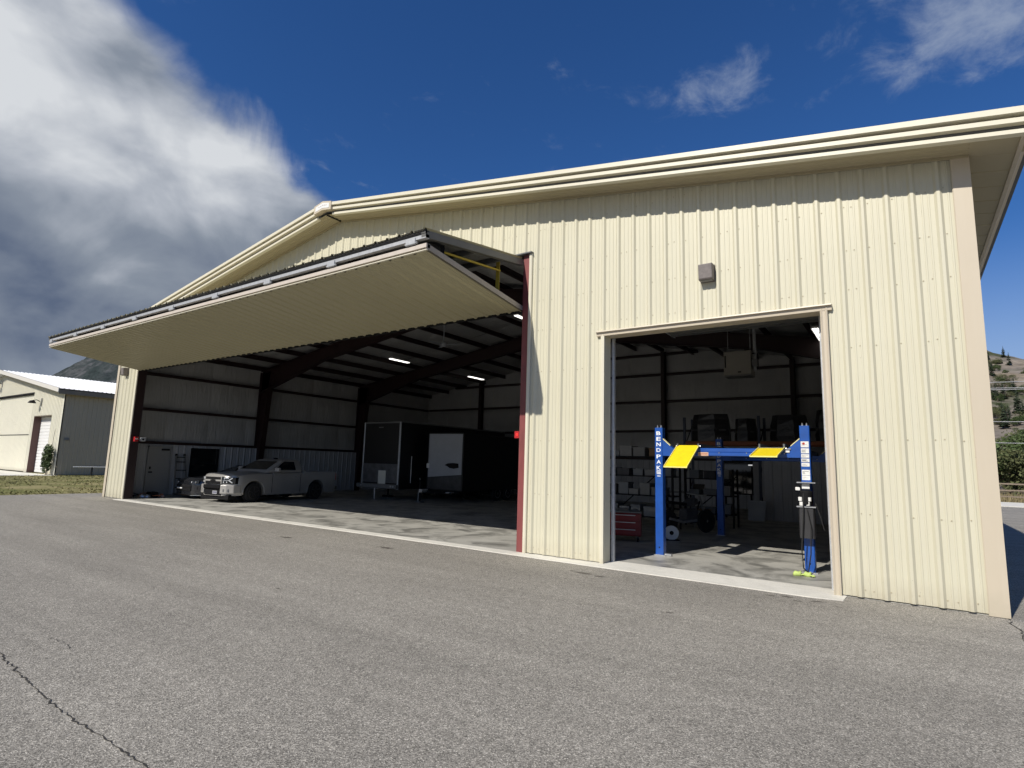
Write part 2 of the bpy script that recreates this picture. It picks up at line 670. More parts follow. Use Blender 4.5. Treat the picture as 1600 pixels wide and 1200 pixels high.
def copy_tree(o, parent=None):
    c = o.copy()
    COL.objects.link(c)
    c.parent = parent
    for ch in [x for x in COL.objects if x.parent == o]:
        copy_tree(ch, c)
    return c


def shared(o, name, parent, loc, rot=(0, 0, 0)):
    """another piece with the same mesh data"""
    c = o.copy()
    c.name = name
    COL.objects.link(c)
    c.parent = parent
    c.location = loc
    c.rotation_euler = rot
    return c


def structure(name, mb, mat, smooth=False, kind='structure'):
    return mb.build(name, mat, None, smooth, kind)


# value noise for terrain
def vnoise(x, y, seed=0):
    def h(i, j):
        n = np.sin(i * 127.1 + j * 311.7 + seed * 74.7) * 43758.5453
        return n - np.floor(n)
    xi, yi = np.floor(x), np.floor(y)
    xf, yf = x - xi, y - yi
    u, v = xf * xf * (3 - 2 * xf), yf * yf * (3 - 2 * yf)
    return (h(xi, yi) * (1 - u) + h(xi + 1, yi) * u) * (1 - v) + (h(xi, yi + 1) * (1 - u) + h(xi + 1, yi + 1) * u) * v


def fbm(x, y, oct=5, seed=0):
    t, a, s = 0, 0.5, 1.0
    for k in range(oct):
        t = t + a * vnoise(x * s, y * s, seed + k)
        a *= 0.5
        s *= 2.03
    return t
#@@PART2

# ------------------------------------------------------------------ setting
def setting():
    m = MB()
    m.add([(-4000, -4000, -0.12), (4000, -4000, -0.12), (4000, 4000, -0.12), (-4000, 4000, -0.12)], [(0, 1, 2, 3)])
    structure('ground', m, node_mat('dry_ground', hill_b((0.10, 0.11, 0.045), (0.20, 0.165, 0.10), (0.15, 0.13, 0.09), 0.35)))
    # asphalt yard with an uneven western edge where the grass begins
    west = []
    for k in range(121):
        y = -62 + k * (98.8 / 120)
        west.append((-29.55 + 0.22 * (float(fbm(np.array(y * 0.6), np.array(3.3), 4)) - 0.5) + 0.03 * random.uniform(-1, 1), y))
    poly = [(p[0], p[1], 0) for p in west] + [(70, 36.8, 0), (70, -62, 0)]
    m = MB()
    m.loft([[(p[0], p[1], -0.10) for p in poly], [(p[0], p[1], -0.006) for p in poly]])
    asp = structure('asphalt_yard', m, ASPHALT)

    def crack(pts, w, name='crack'):
        mm = MB()
        P = []
        for i in range(len(pts) - 1):
            a, b = Vector((*pts[i], 0)), Vector((*pts[i + 1], 0))
            n = max(2, int((b - a).length / 0.035))
            for k in range(n):
                q = a.lerp(b, k / n)
                P.append((q.x + random.gauss(0, 0.009), q.y + random.gauss(0, 0.009)))
        L_, R_ = [], []
        for i, p in enumerate(P):
            q0, q1 = P[max(0, i - 1)], P[min(len(P) - 1, i + 1)]
            d = Vector((q1[0] - q0[0], q1[1] - q0[1]))
            d = d.normalized() if d.length > 1e-6 else Vector((1, 0))
            ww = w * random.uniform(0.15, 1.0)
            L_.append((p[0] - d.y * ww, p[1] + d.x * ww, -0.002))
            R_.append((p[0] + d.y * ww, p[1] - d.x * ww, -0.002))
        fs = [(i, i + 1, len(P) + i + 1, len(P) + i) for i in range(len(P) - 1)]
        mm.add(L_ + R_, fs)
        return mm.build(name, CRACKM, asp)
    crack([(-8.6, -7.80), (-7.4, -7.85), (-6.55, -7.905), (-6.0, -7.93), (-5.5, -7.94), (-5.16, -7.93), (-4.8, -7.92), (-4.4, -7.91), (-3.6, -8.05)], 0.008)
    crack([(-0.004, -0.02), (-0.02, -0.4), (0.03, -0.72), (-0.02, -1.2), (0.06, -2.0)], 0.012)
    crack([(-7.6, -7.45), (-7.25, -7.42), (-7.0, -7.47)], 0.004)
    crack([(0.6, 23.6), (5.5, 22.6), (9, 22.3)], 0.05)
    # oil stains near the doorways
    OIL = M('oil_stain', (0.105, 0.095, 0.08), 0.75, var=0.35, scale=14)
    rs = random.Random(4)
    for (sx, sy, sr) in ((-5.32, -1.05, .10), (-5.05, -1.12, .05), (-5.6, -1.0, .035), (-2.42, -.62, .06), (-2.62, -.70, .045), (-2.25, -.80, .035), (-2.05, -.66, .05), (-1.78, -.82, .03),
                         (-2.75, -.95, .025), (-9.6, -1.4, .12), (-12.2, -1.9, .10), (-3.4, -2.6, .03), (-7.9, -4.9, .03), (-8.6, -4.6, .025)):
        P = []
        n = 14
        for i in range(n):
            a = 2 * math.pi * i / n
            rr_ = sr * rs.uniform(.45, 1.25)
            P.append((sx + 1.7 * rr_ * math.cos(a), sy + .8 * rr_ * math.sin(a), -.0025))
        MB().add(P, [tuple(range(n))]).build('oil_stain', OIL, asp)
    # pale concrete gutter and verge beyond the yard on the right
    m = MB().box(-40, 70, 36.84, 44.6, -0.10, 0.03)
    structure('road_kerb', m, APRONC)
    # hangar floor slab and the pale apron strip in front of the doors
    m = MB().box(-27.12, -0.02, 0.012, 18.28, -0.10, 0.004)
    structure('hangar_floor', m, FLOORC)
    m = MB()
    top = [(-25.45, 0.008), (-25.45, -0.31)]
    for k in range(1, 60):
        t = k / 60
        top.append((-25.45 + 23.7 * t, -0.31 - 0.13 * max(0, (t - 0.72) / 0.28) ** 0.5 + random.uniform(-0.006, 0.006)))
    top += [(-1.76, -0.36), (-1.74, 0.008)]
    m.loft([[(p[0], p[1], -0.10) for p in top], [(p[0], p[1], 0.006) for p in top]])
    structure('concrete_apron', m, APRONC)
    m = MB().box(-5.5, -1.9, 0.008, 0.40, -0.10, 0.0065)
    structure('door_sill', m, APRONC)


setting()

# ------------------------------------------------------------------ main hangar
XL, ZE, SL = -27.144, 6.141, 0.16
RIB = 0.3048


def ztop(x):
    return ZE + SL * min(-x, x - XL)


def prof(a, n, h=0.034):
    pts = []
    for k in range(n):
        c = a + k * RIB
        pts += [(c, h), (c + .018, h), (c + .050, 0), (c + .100, 0), (c + .105, .006), (c + .123, .006), (c + .128, 0),
                (c + .177, 0), (c + .182, .006), (c + .200, .006), (c + .205, 0), (c + .2548, 0), (c + .2868, h)]
    pts.append((a + n * RIB, h))
    return pts


def clip_prof(pts, lo, hi, breaks=()):
    def at(x):
        for (a, ya), (b, yb) in zip(pts, pts[1:]):
            if a <= x <= b:
                return ya + (yb - ya) * ((x - a) / (b - a) if b > a else 0)
        return 0.0
    xs = sorted({round(p[0], 5) for p in pts if lo < p[0] < hi} | {lo, hi} | {b for b in breaks if lo < b < hi})
    return [(x, at(min(max(x, pts[0][0]), pts[-1][0]))) for x in xs]


def sheet(mb, P, zlo, zhi, openings, place):
    """ribbed sheet from profile P, cut by openings (x0,x1,z0,z1); place(x, off, z) -> point"""
    for (x0, o0), (x1, o1) in zip(P, P[1:]):
        xm = (x0 + x1) / 2
        segs = [(zlo(x0), zhi(x0), zlo(x1), zhi(x1))]
        for (a, b, c, d) in openings:
            if a < xm < b:
                out = []
                for (l0, h0, l1, h1) in segs:
                    if c > l0 + 1e-4:
                        out.append((l0, min(c, h0), l1, min(c, h1)))
                    if d < h0 - 1e-4:
                        out.append((max(d, l0), h0, max(d, l1), h1))
                segs = out
        for (l0, h0, l1, h1) in segs:
            mb.add([place(x0, o0, l0), place(x1, o1, l1), place(x1, o1, h1), place(x0, o0, h0)], [(0, 1, 2, 3)])


OPEN_SMALL = (-5.57, -1.80, -1, 4.24)
OPEN_BIG = (-25.37, -7.20, -1, 6.13)


def hangar():
    R = thing('hangar_building', 'large cream ribbed-metal aircraft hangar with maroon steel frame and two open doorways',
              'hangar', (-13.572, 9.15, 0), world=True)
    apex = XL / 2
    # front wall sheets, three ribs each
    edges = [0.0] + [-(0.358 + 3 * RIB * k) for k in range(0, 30)]
    edges = [e for e in edges if e > XL] + [XL]
    for hi, lo in zip(edges, edges[1:]):
        a = -(0.358 + RIB * 92)
        P = clip_prof(prof(a, 95), lo, hi, (apex, OPEN_SMALL[0], OPEN_SMALL[1], OPEN_BIG[0], OPEN_BIG[1]))
        m = MB()
        sheet(m, P, lambda x: 0.018, lambda x: ztop(x) + 0.03, (OPEN_SMALL, OPEN_BIG), lambda x, o, z: (x, -o, z))
        if m.f:
            m.build('wall_panel', CREAM, R)
    # screws
    m = MB()
    for i in range(0, 89):
        c = -(0.358 + RIB * i)
        for z in (0.12, 1.15, 2.2, 3.58, 4.45, 5.07, 5.75, 6.6, 7.4):
            for dx in ((0.062, -0.14) if i % 3 == 0 else (0.062,)):
                x = c + dx + random.uniform(-.006, .006)
                zz = z + random.uniform(-.012, .012)
                if z > ztop(x) - 0.1 or not (XL < x < -0.25):
                    continue
                if any(o[0] - .05 < x < o[1] + .05 and zz < o[3] + .1 for o in (OPEN_SMALL, OPEN_BIG)):
                    continue
                m.lathe([(-0.008, 0.005), (-0.005, 0.009), (0.0, 0.010)], 'Y', (x, -0.0005, zz), 6)
    m.build('screw_heads', SCREWM, R, kind='stuff')
    # corner trims
    def corner(x, sgn, w):
        m = MB()
        poly = [(x - sgn * w, -0.036), (x - sgn * (w - .012), -0.046), (x + sgn * .012, -0.046), (x + sgn * .012, 0.17), (x, 0.17), (x, -0.036)]
        m.prism(poly, 2, 0.0, ZE - 0.01)
        m.build('corner_trim', TRIM, R)
    corner(0.0, 1, 0.20)
    corner(XL, -1, 0.16)
    # outer side and back walls
    side = None
    for k in range(20):
        y0 = 0.172 + k * 3 * RIB
        if y0 + 3 * RIB > 18.32:
            continue
        if side is None:
            m = MB()
            sheet(m, prof(0, 3), lambda x: 0.018, lambda x: ZE, (), lambda x, o, z: (o, x, z))
            side = m.build('wall_panel', CREAM, None)
            side.parent = R
            w = R.location
            side.location = (0.0 - w.x, y0 - w.y, -w.z)
        else:
            w = R.location
            shared(side, 'wall_panel', R, (0.0 - w.x, y0 - w.y, 0))
        w = R.location
        shared(side, 'wall_panel', R, (XL - w.x, y0 + 3 * RIB - w.y, 0), (0, 0, math.pi))
    m = MB()
    P = clip_prof(prof(-28, 95), XL, 0.0, (apex,))
    sheet(m, P, lambda x: 0.018, lambda x: ztop(x) + 0.03, (), lambda x, o, z: (x, 18.30 + o, z))
    m.build('back_wall', CREAM, R)

    # rake trims, soffits, roof
    def zr(x):
        return ztop(x) if XL <= x <= 0 else ZE - SL * ((x) if x > 0 else (XL - x))
    ypro = [(-.575, -.03), (-.575, .025), (-.50, .03), (-.50, .093), (-.622, .095), (-.622, .158), (-.545, .162), (-.545, .203), (-.664, .205), (-.664, .287), (-.650, .295), (-.47, .295), (-.47, -.03)]
    for sgn in (1, -1):
        xe = 0.64 if sgn > 0 else XL - 0.64
        xi = apex + sgn * 0.30
        m = MB()
        m.loft([[(x, y, zr(x) + z) for (y, z) in ypro] for x in (xe, xi)])
        m.build('rake_trim', TRIMW, R)
        m = MB()
        yy = [(-.53, 0.0)]
        y = -.50
        while y < -0.03:
            yy += [(y, 0.0), (y + .012, .010), (y + .03, .010), (y + .042, 0.0)]
            y += .12
        yy.append((0.02, 0.0))
        for (ya, za), (yb, zb) in zip(yy, yy[1:]):
            xs = [xe - sgn * 0.02, 0.0 if sgn > 0 else XL, apex]
            for xa, xb in zip(xs, xs[1:]):
                m.add([(xa, ya, zr(xa) + za - .004), (xb, ya, zr(xb) + za - .004), (xb, yb, zr(xb) + zb - .004), (xa, yb, zr(xa) + zb - .004)], [(0, 1, 2, 3)])
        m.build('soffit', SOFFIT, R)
        # cover strip where the soffit meets the wall
        m = MB()
        x0, x1 = (0.0, apex + .02) if sgn > 0 else (XL, apex - .02)
        m.loft([[(x, -.036, zr(x) - .004), (x, -.070, zr(x) - .004), (x, -.070, zr(x) - .040), (x, -.036, zr(x) - .040)] for x in (x0, x1)])
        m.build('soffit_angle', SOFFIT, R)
        # roof sheet
        m = MB()
        xo = 0.66 if sgn > 0 else XL - 0.66
        m.loft([[(x, -.53, zr(x) + .06), (x, 18.92, zr(x) + .06), (x, 18.92, zr(x) + .285), (x, -.53, zr(x) + .285)] for x in (xo, apex)])
        m.build('roof', DGREY, R)
        # side eave: soffit and trim
        m = MB()
        n = 36
        for k in range(n):
            y0, y1 = -.51 + k * .54, -.51 + (k + 1) * .54
            xa, xb = (0.0, .50 * sgn) if sgn > 0 else (XL, XL - .50)
            m.add([(xa, y0, zr(xa) - .006), (xb, y0, zr(xb) - .006), (xb, y1 - .04, zr(xb) - .006), (xa, y1 - .04, zr(xa) - .006),
                   (xb, y1 - .02, zr(xb) + .008), (xa, y1 - .02, zr(xa) + .008), (xb, y1, zr(xb) - .006), (xa, y1, zr(xa) - .006)],
                  [(0, 1, 2, 3), (3, 2, 4, 5), (5, 4, 6, 7)])
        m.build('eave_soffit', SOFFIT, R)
        m = MB()
        xb = .50 if sgn > 0 else XL - .50
        pr = [(0, -.030), (.05, -.034), (.075, .02), (.13, .05), (.17, .19), (0.12, .19), (0, .05)]
        m.loft([[(xb + sgn * a, y, zr(xb) + b) for a, b in pr] for y in (-.515, 18.85)])
        m.build('eave_trim', TRIM, R)
    # ridge box
    m = MB()
    z0 = ztop(apex)
    def peak(y, top, bot, hw):
        return [(apex - hw, y, z0 - SL * hw + bot), (apex, y, z0 + bot), (apex + hw, y, z0 - SL * hw + bot),
                (apex + hw, y, z0 - SL * hw + top), (apex, y, z0 + top + .02), (apex - hw, y, z0 - SL * hw + top)]
    m.loft([peak(-.682, .305, .075, .36), peak(-.46, .305, .075, .36)])
    pk = m.build('ridge_cap_box', TRIM, R)
    m = MB()
    m.loft([peak(-.688, .255, .125, .29), peak(-.684, .255, .125, .29)])
    m.build('maker_plate', LABELW, pk)
    m = MB()
    for k in range(5):
        xx = apex - .16 + k * .075
        zz = z0 - SL * abs(xx - apex)
        m.box(xx, xx + .045, -.690, -.6885, zz + .19, zz + .215)
    m.build('plate_print', M('faded_print', (0.45, 0.42, 0.40), 0.6), pk)
    m = MB().box(apex - .02, apex + .06, -.52, -.04, z0 - .02, z0 - .006)
    m.build('ridge_joint', BLACK, R)

    # ---- small doorway trims
    m = MB()
    m.prism([(-5.57, -.002), (-5.57, -.052), (-5.535, -.058), (-5.50, -.050), (-5.50, .24), (-5.57, .24)], 2, 0.0, 4.22)
    m.build('door_jamb_trim', TRIMW, R)
    m = MB()
    m.prism([(-1.80, -.002), (-1.80, -.060), (-1.815, -.066), (-1.835, -.050), (-1.865, -.050), (-1.885, -.062), (-1.90, -.05), (-1.90, .24), (-1.80, .24)], 2, 0.0, 4.22)
    m.build('door_jamb_trim', TRIM, R)
    m = MB()
    m.prism([(-.002, 4.265), (-.095, 4.255), (-.100, 4.235), (-.06, 4.23), (-.055, 4.165), (.24, 4.165), (.24, 4.27)], 0, -5.66, -1.74)
    m.build('door_head_trim', TRIM, R)
    # vertical door track on the left reveal
    m = MB().cbox(-5.49, -5.44, .26, .34, 0.01, 4.9, .008)
    m.build('door_track', GALV, R)
    m = MB().cbox(-1.955, -1.905, .26, .34, 0.01, 4.9, .008)
    m.build('door_track', GALV, R)
    # sectional door parked overhead on its tracks
    od = MB().box(-5.44, -1.95, 3.49, 3.55, 4.86, 4.95).build('overhead_door', DGREY, R)
    for k in range(5):
        y = .62 + k * .585
        z = 4.90
        m = MB().cbox(-5.43, -1.96, y, y + .575, z, z + .05, .012)
        m.build('door_section', GREYP, od)
    for x in (-5.47, -1.93):
        MB().bar((x, .4, 4.93), (x, 3.9, 4.95), .04, .07).build('door_rail', GALV, od)

    # ---- big doorway: maroon posts, header and cream trims
    for a, b in ((-7.405, -7.235), (-25.37, -25.335)):
        m = MB()
        # channel section post
        y0, y1 = -.006, .30
        m.cbox(a, b, y0, y0 + .02, 0.005, 6.118, .004)
        m.box((a + b) / 2 - .008, (a + b) / 2 + .008, y0 + .02, y1 - .02, 0.005, 6.118)
        m.cbox(a, b, y1 - .02, y1, 0.005, 6.118, .004)
        m.build('door_post', JAMBM if a > -10 else STEEL, R)  # left post gets the near-black steel; its shade is put into the colour
    MB().box(-25.335, -7.235, .03, .30, 6.16, 6.42).build('door_header', STEEL, R)
    for x0, x1 in ((-7.235, -7.165), (-25.44, -25.345)):
        m = MB()
        m.prism([(x0, 0.0), (x0, -.045), (x0 + .018, -.050), (x1 - .018, -.050), (x1, -.036), (x1, 0.0)], 2, 0.008, 6.13)
        m.build('door_edge_trim', TRIMW, R)
    m = MB()
    m.prism([(-.004, 6.16), (-.10, 6.15), (-.10, 6.125), (-.004, 6.12)], 0, -25.42, -7.16)
    m.build('door_drip_cap', DGREY, R)
    # shelf angle behind the small door jamb etc: inner face of the front wall
    for a, b in ((XL + .03, -25.4), (-7.19, -5.58), (-1.79, -.03)):
        for z in (1.2, 2.2, 3.58, 5.07):
            MB().box(a, b, .02, .20, z - .03, z + .03).build('girt', STEEL, R)

    # ---- interior: insulation blankets
    def blanket(u0, u1, z0fun, z1fun, levels, place, name='insulation_blanket'):
        m = MB()
        nu, nz = 8, 40
        ph = random.uniform(0, 9)
        grid = []
        for i in range(nu + 1):
            u = u0 + (u1 - u0) * i / nu
            za, zb = z0fun(u), z1fun(u)
            for j in range(nz + 1):
                z = za + (zb - za) * j / nz
                lv = min([abs(z - l) for l in levels] + [9])
                bul = min(1, lv / .5) * math.sin(math.pi * i / nu) ** .6 * .055
                bul += .012 * math.sin(u * 9 + ph + 1.7 * math.sin(z * 1.3 + ph)) * min(1, lv / .3)
                grid.append(place(u, bul, z))
        fs = []
        for i in range(nu):
            for j in range(nz):
                a = i * (nz + 1) + j
                fs.append((a, a + 1, a + nz + 2, a + nz + 1))
        m.add(grid, fs)
        m.build(name, INSUL, R, smooth=True)
    LV = (2.2, 3.58, 5.07)
    for k in range(10):
        a, b = .15 + k * 1.814, .15 + (k + 1) * 1.814 - .004
        blanket(a, b, lambda u: 2.1, lambda u: ZE - .02, LV, lambda u, o, z: (XL + .04 + o, u, z))
        blanket(a, b, lambda u: .1, lambda u: ZE - .02, LV, lambda u, o, z: (-.04 - o, u, z))
        # ceiling strips, purlin lines as levels
        pl = [0.35 + 1.5 * i for i in range(10)]
        blanket(a, b, lambda u: 0.02, lambda u: 13.57, pl, lambda u, o, z: (-z, u, ztop(-z) - .01 - o))
        blanket(a, b, lambda u: 0.02, lambda u: 13.57, pl, lambda u, o, z: (XL + z, u, ztop(XL + z) - .01 - o))
    LVB = (2.2, 3.58, 5.07, 6.45, 7.5)
    for k in range(15):
        a, b = XL + .05 + k * 1.803, XL + .05 + (k + 1) * 1.803 - .004
        blanket(a, b, lambda u: .1, lambda u: ztop(u) - .03, LVB, lambda u, o, z: (u, 18.26 - o, z))
    # girts
    for z in LV:
        for ya, yb in ((.32, 5.98), (6.22, 12.08), (12.32, 18.1)):
            MB().box(XL + .06, XL + .26, ya, yb, z - .055, z + .055).build('girt', STEEL, R)
            MB().box(-.26, -.06, ya, yb, z - .055, z + .055).build('girt', STEEL, R)
    EC = (-22.4, -16.6, -10.8, -4.9)
    for z in LVB:
        half = 27.1 / 2 if z < 6 else max(0.3, (8.31 - z) / SL - .5)
        xs = [apex - min(half, 13.3)] + [c for c in EC if abs(c - apex) < half] + [apex + min(half, 13.3)]
        for a, b in zip(xs, xs[1:]):
            MB().box(a + .1, b - .1, 18.0, 18.2, z - .055, z + .055).build('girt', STEEL, R)
    for c in EC:
        m = MB()
        zt = ztop(c) - .25
        m.box(c - .09, c + .09, 17.80, 17.815, 0.01, zt)
        m.box(c - .008, c + .008, 17.815, 18.085, 0.01, zt)
        m.box(c - .09, c + .09, 18.085, 18.10, 0.01, zt)
        m.build('endwall_column', STEEL, R)
    # purlins
    for i in range(9):
        d = .35 + 1.5 * i
        for x in (-d, XL + d):
            z = ztop(x) - .075
            m = MB()
            m.box(x - .008, x + .008, .05, 18.2, z - .20, z - .002)
            m.box(x - .06, x + .06, .05, 18.2, z - .212, z - .20)
            m.build('purlin', STEEL, R)
    # rigid frames
    for y in (6.1, 12.2):
        for sgn in (1, -1):
            X = (lambda d: -d) if sgn > 0 else (lambda d: XL + d)
            # tapered column
            m = MB()
            def colring(z, d0, d1):
                return d0, d1, z
            zt = ZE - .30
            b0, b1 = .27, .27 + .30
            t0, t1 = .27, .27 + .85
            hz = zt - .75
            for off, w in ((0, .016),):
                m.add([(X(b0), y - .006, .01), (X(b1), y - .006, .01), (X(t1 - .12), y - .006, hz), (X(t1), y - .006, zt), (X(t0), y - .006, zt),
                       (X(b0), y + .006, .01), (X(b1), y + .006, .01), (X(t1 - .12), y + .006, hz), (X(t1), y + .006, zt), (X(t0), y + .006, zt)],
                      [(0, 1, 2, 3, 4), (9, 8, 7, 6, 5), (0, 1, 6, 5), (1, 2, 7, 6), (2, 3, 8, 7), (3, 4, 9, 8), (4, 0, 5, 9)])
            def flange(d0, z0, d1, z1):
                m.loft([[(X(d), y - .13, z), (X(d + .018), y - .13, z), (X(d + .018), y + .13, z), (X(d), y + .13, z)] for d, z in ((d0, z0), (d1, z1))])
            flange(b0 - .018, .01, t0 - .018, zt)
            flange(b1, .01, t1 - .12, hz)
            flange(t1 - .12, hz, t1, zt - .01)
            m.build('frame_column', STEEL, R)
            # tapered rafter
            m = MB()
            st = [(.27, 1.05), (1.1, .95), (5.0, .52), (13.572, .62)]
            top = [(d, ztop(X(d)) - .30) for d, _ in st]
            bot = [(d, ztop(X(d)) - .30 - dd) for d, dd in st]
            n = len(st)
            m.loft([[(X(d), y - .006, z) for d, z in top + bot[::-1]], [(X(d), y + .006, z) for d, z in top + bot[::-1]]])
            for line, dz in ((top, 0), (bot, -.02)):
                for (da, za), (db, zb) in zip(line, line[1:]):
                    m.loft([[(X(d), y - .13, z + dz), (X(d), y + .13, z + dz), (X(d), y + .13, z + dz + .02), (X(d), y - .13, z + dz + .02)] for d, z in ((da, za), (db, zb))])
            m.build('rafter', STEEL, R)
    # liner panels on the lower walls
    man = (1.28, 2.22, 0.0, 2.05)
    win = (3.02, 4.26, .74, 2.03)
    for k in range(20):
        y0 = .32 + k * 3 * RIB
        y1 = min(y0 + 3 * RIB, 18.0)
        if y1 - y0 < .1:
            continue
        m = MB()
        P = clip_prof(prof(y0, 3, .026), y0, y1, (man[0], man[1], win[0], win[1]))
        sheet(m, P, lambda x: .02, lambda x: 2.13, (man, win), lambda x, o, z: (XL + .275 + o, x, z))
        if m.f:
            m.build('liner_panel', LINER, R)
    lp = None
    for k in range(29):
        x0 = XL + .3 + k * 3 * RIB
        if lp is None:
            m = MB()
            sheet(m, prof(0, 3, .026), lambda x: .02, lambda x: 2.13, (), lambda x, o, z: (x, -o, z))
            lp = m.build('liner_panel', LINER, None)
            lp.parent = R
            lp.location = (x0 - R.location.x, 17.99 - R.location.y, 0)
        else:
            shared(lp, 'liner_panel', R, (x0 - R.location.x, 17.99 - R.location.y, 0))
    # man door and window in the left wall
    md = MB().cbox(XL + .285, XL + .33, man[0] + .05, man[1] - .05, .02, 1.99, .008).build('man_door', M('grey_door', (0.30, 0.30, 0.295), 0.5), R)
    m = MB()
    for y in (man[0], man[1] - .05):
        m.box(XL + .27, XL + .36, y, y + .05, .01, 2.05)
    m.box(XL + .27, XL + .36, man[0], man[1], 2.0, 2.06)
    m.build('door_frame', M('grey_door', (0, 0, 0)), md)
    MB().cbox(XL + .33, XL + .40, man[0] + .10, man[0] + .22, .95, 1.0, .01).build('handle', BLACK, md)
    MB().cbox(XL + .33, XL + .36, man[0] + .11, man[0] + .17, 1.1, 1.2, .01).build('lock', BLACK, md)
    MB().cbox(XL + .33, XL + .40, man[1] - .42, man[1] - .12, 1.88, 1.95, .01).build('door_closer', BLACK, md)
    wn = MB().box(XL + .29, XL + .30, win[0] + .04, win[1] - .04, win[2] + .04, win[3] - .04).build('window', GLASS, R)
    m = MB()
    for y in (win[0], win[1] - .045):
        m.box(XL + .27, XL + .345, y, y + .045, win[2], win[3])
    for z in (win[2], win[3] - .045):
        m.box(XL + .27, XL + .35, win[0] + .045, win[1] - .045, z, z + .045)
    m.build('window_frame', BLACK, wn)

    # ---- bifold door
    BI = (0.00, 4.925)      # lower panel, inner edge (y, z)
    BO = (-2.93, 5.285)     # lower panel, outer edge
    TI = (-.02, 6.03)       # upper panel, inner edge
    TO = (-2.99, 5.59)     # upper panel, outer edge
    xa, xb = -25.12, -7.412
    bf = MB().box(xa + .05, xb - .05, -.04, .02, 6.06, 6.12).build('bifold_door', DGREY, R)

    def slab(p, q, n, d0, d1, x0, x1):
        m = MB()
        ring = [(p[0] + n[0] * d0, p[1] + n[1] * d0), (q[0] + n[0] * d0, q[1] + n[1] * d0), (q[0] + n[0] * d1, q[1] + n[1] * d1), (p[0] + n[0] * d1, p[1] + n[1] * d1)]
        m.prism(ring, 0, x0, x1)
        return m

    def unit(p, q):
        d = Vector((q[0] - p[0], q[1] - p[1]))
        L_ = d.length
        d.normalize()
        return d, L_
    dl, Ll = unit(BI, BO)
    nl = Vector((dl.y, -dl.x)) if dl.x < 0 else Vector((-dl.y, dl.x))
    if nl.y > 0:
        nl = -nl
    du, Lu = unit(TI, TO)
    nu_ = Vector((-du.y, du.x))
    if nu_.y < 0:
        nu_ = -nu_
    # cladding sheets
    k = 0
    x = xb
    while x > xa + .05:
        x0 = max(xa, x - 3 * RIB)
        P = clip_prof(prof(x - 3 * RIB, 3, .032), x0, x)
        m = MB()
        for (pa, oa), (pb, ob) in zip(P, P[1:]):
            q = []
            for xx, o, t in ((pa, oa, .02), (pb, ob, .02), (pb, ob, Ll - .03), (pa, oa, Ll - .03)):
                c = Vector(BI) + dl * t + nl * (o + .004)
                q.append((xx, c.x, c.y))
            m.add(q, [(0, 1, 2, 3)])
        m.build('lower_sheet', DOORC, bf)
        m = MB()
        for (pa, oa), (pb, ob) in zip(P, P[1:]):
            q = []
            for xx, o, t in ((pa, oa, .0), (pb, ob, .0), (pb, ob, Lu + .02), (pa, oa, Lu + .02)):
                c = Vector(TI) + du * t + nu_ * (o * 1.5 + .006)
                q.append((xx, c.x, c.y))
            m.add(q, [(0, 1, 2, 3)])
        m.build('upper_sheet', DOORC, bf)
        x -= 3 * RIB
        k += 1
    # bars at the fold
    m = MB().box(xa, xb, -2.955, -2.86, 5.312, 5.385)
    m.build('fold_rail', M('pale_rail_paint', (0.53, 0.475, 0.41), 0.5, var=0.06, scale=8), bf)
    m = MB().box(xa, xb, -2.975, -2.89, 5.472, 5.540)
    m.build('fold_rail', GALV, bf)
    m = MB().box(xa, xb, -2.945, -2.90, 5.268, 5.283)
    m.build('edge_flashing', TRIMW, bf)
    m = MB().box(xa, xb, -3.0, -2.90, 5.585, 5.60)
    m.build('edge_flashing', BLACK, bf)
    # dark closure blocks under the upper ribs at the fold
    m = MB().box(xa, xb, -2.985, -2.95, 5.545, 5.632)
    m.build('closure_strip', BLACK, bf)
    for k in range(9):
        xx = xb - .35 - k * 2.14
        m = MB().cbox(xx - .11, xx + .11, -2.99, -2.94, 5.40, 5.52, .012)
        m.tube([(xx - .14, -2.965, 5.43), (xx + .14, -2.965, 5.43)], .02, 8)
        m.build('hinge', GALV, bf)
    # frame bars at the two ends and between
    for xx in (xb - .05, xa + .05):
        slab(BI, BO, -nl, .0, .10, xx - .05, xx + .05).build('end_frame', M('tan_end_frame', (0.34, 0.30, 0.26), 0.5, var=0.08, scale=6), bf)
        slab(TI, TO, -nu_, -.01, .115, xx - .05, xx + .05).build('end_frame', M('grey_end_frame', (0.14, 0.138, 0.13), 0.5, var=0.08, scale=6), bf)
    for k in range(1, 9):
        xx = xb - k * 2.21
        slab(tuple(Vector(BI) + dl * .1), tuple(Vector(BI) + dl * (Ll - .15)), -nl, .005, .10, xx - .03, xx + .03).build('stiffener', STEEL, bf)
        slab(tuple(Vector(TI) + du * .1), tuple(Vector(TI) + du * (Lu - .15)), -nu_, .012, .11, xx - .03, xx + .03).build('stiffener', STEEL, bf)
    for f in (.22, .52, .8):
        c = Vector(TI) + du * (Lu * f) - nu_ * .06
        MB().box(xa + .1, xb - .1, c.x - .03, c.x + .03, c.y - .05, c.y + .05).build('stiffener', DGREY, bf)
        c = Vector(BI) + dl * (Ll * f) - nl * .06
        MB().box(xa + .1, xb - .1, c.x - .03, c.x + .03, c.y - .05, c.y + .05).build('stiffener', DGREY, bf)
    slab(TI, TO, -nu_, .004, .010, xa + .06, xb - .06).build('door_insulation', INSUL, bf)
    MB().box(xa, xb, -.02, .03, 4.88, 4.93).build('bottom_seal', BLACK, bf)
    for xx in (-7.78, -12.2, -16.3, -20.4, -24.7):
        m = MB()
        m.box(xx - .045, xx + .045, -.42, -.405, 5.02, 5.93)
        m.build('lift_strap', STRAPY, bf)
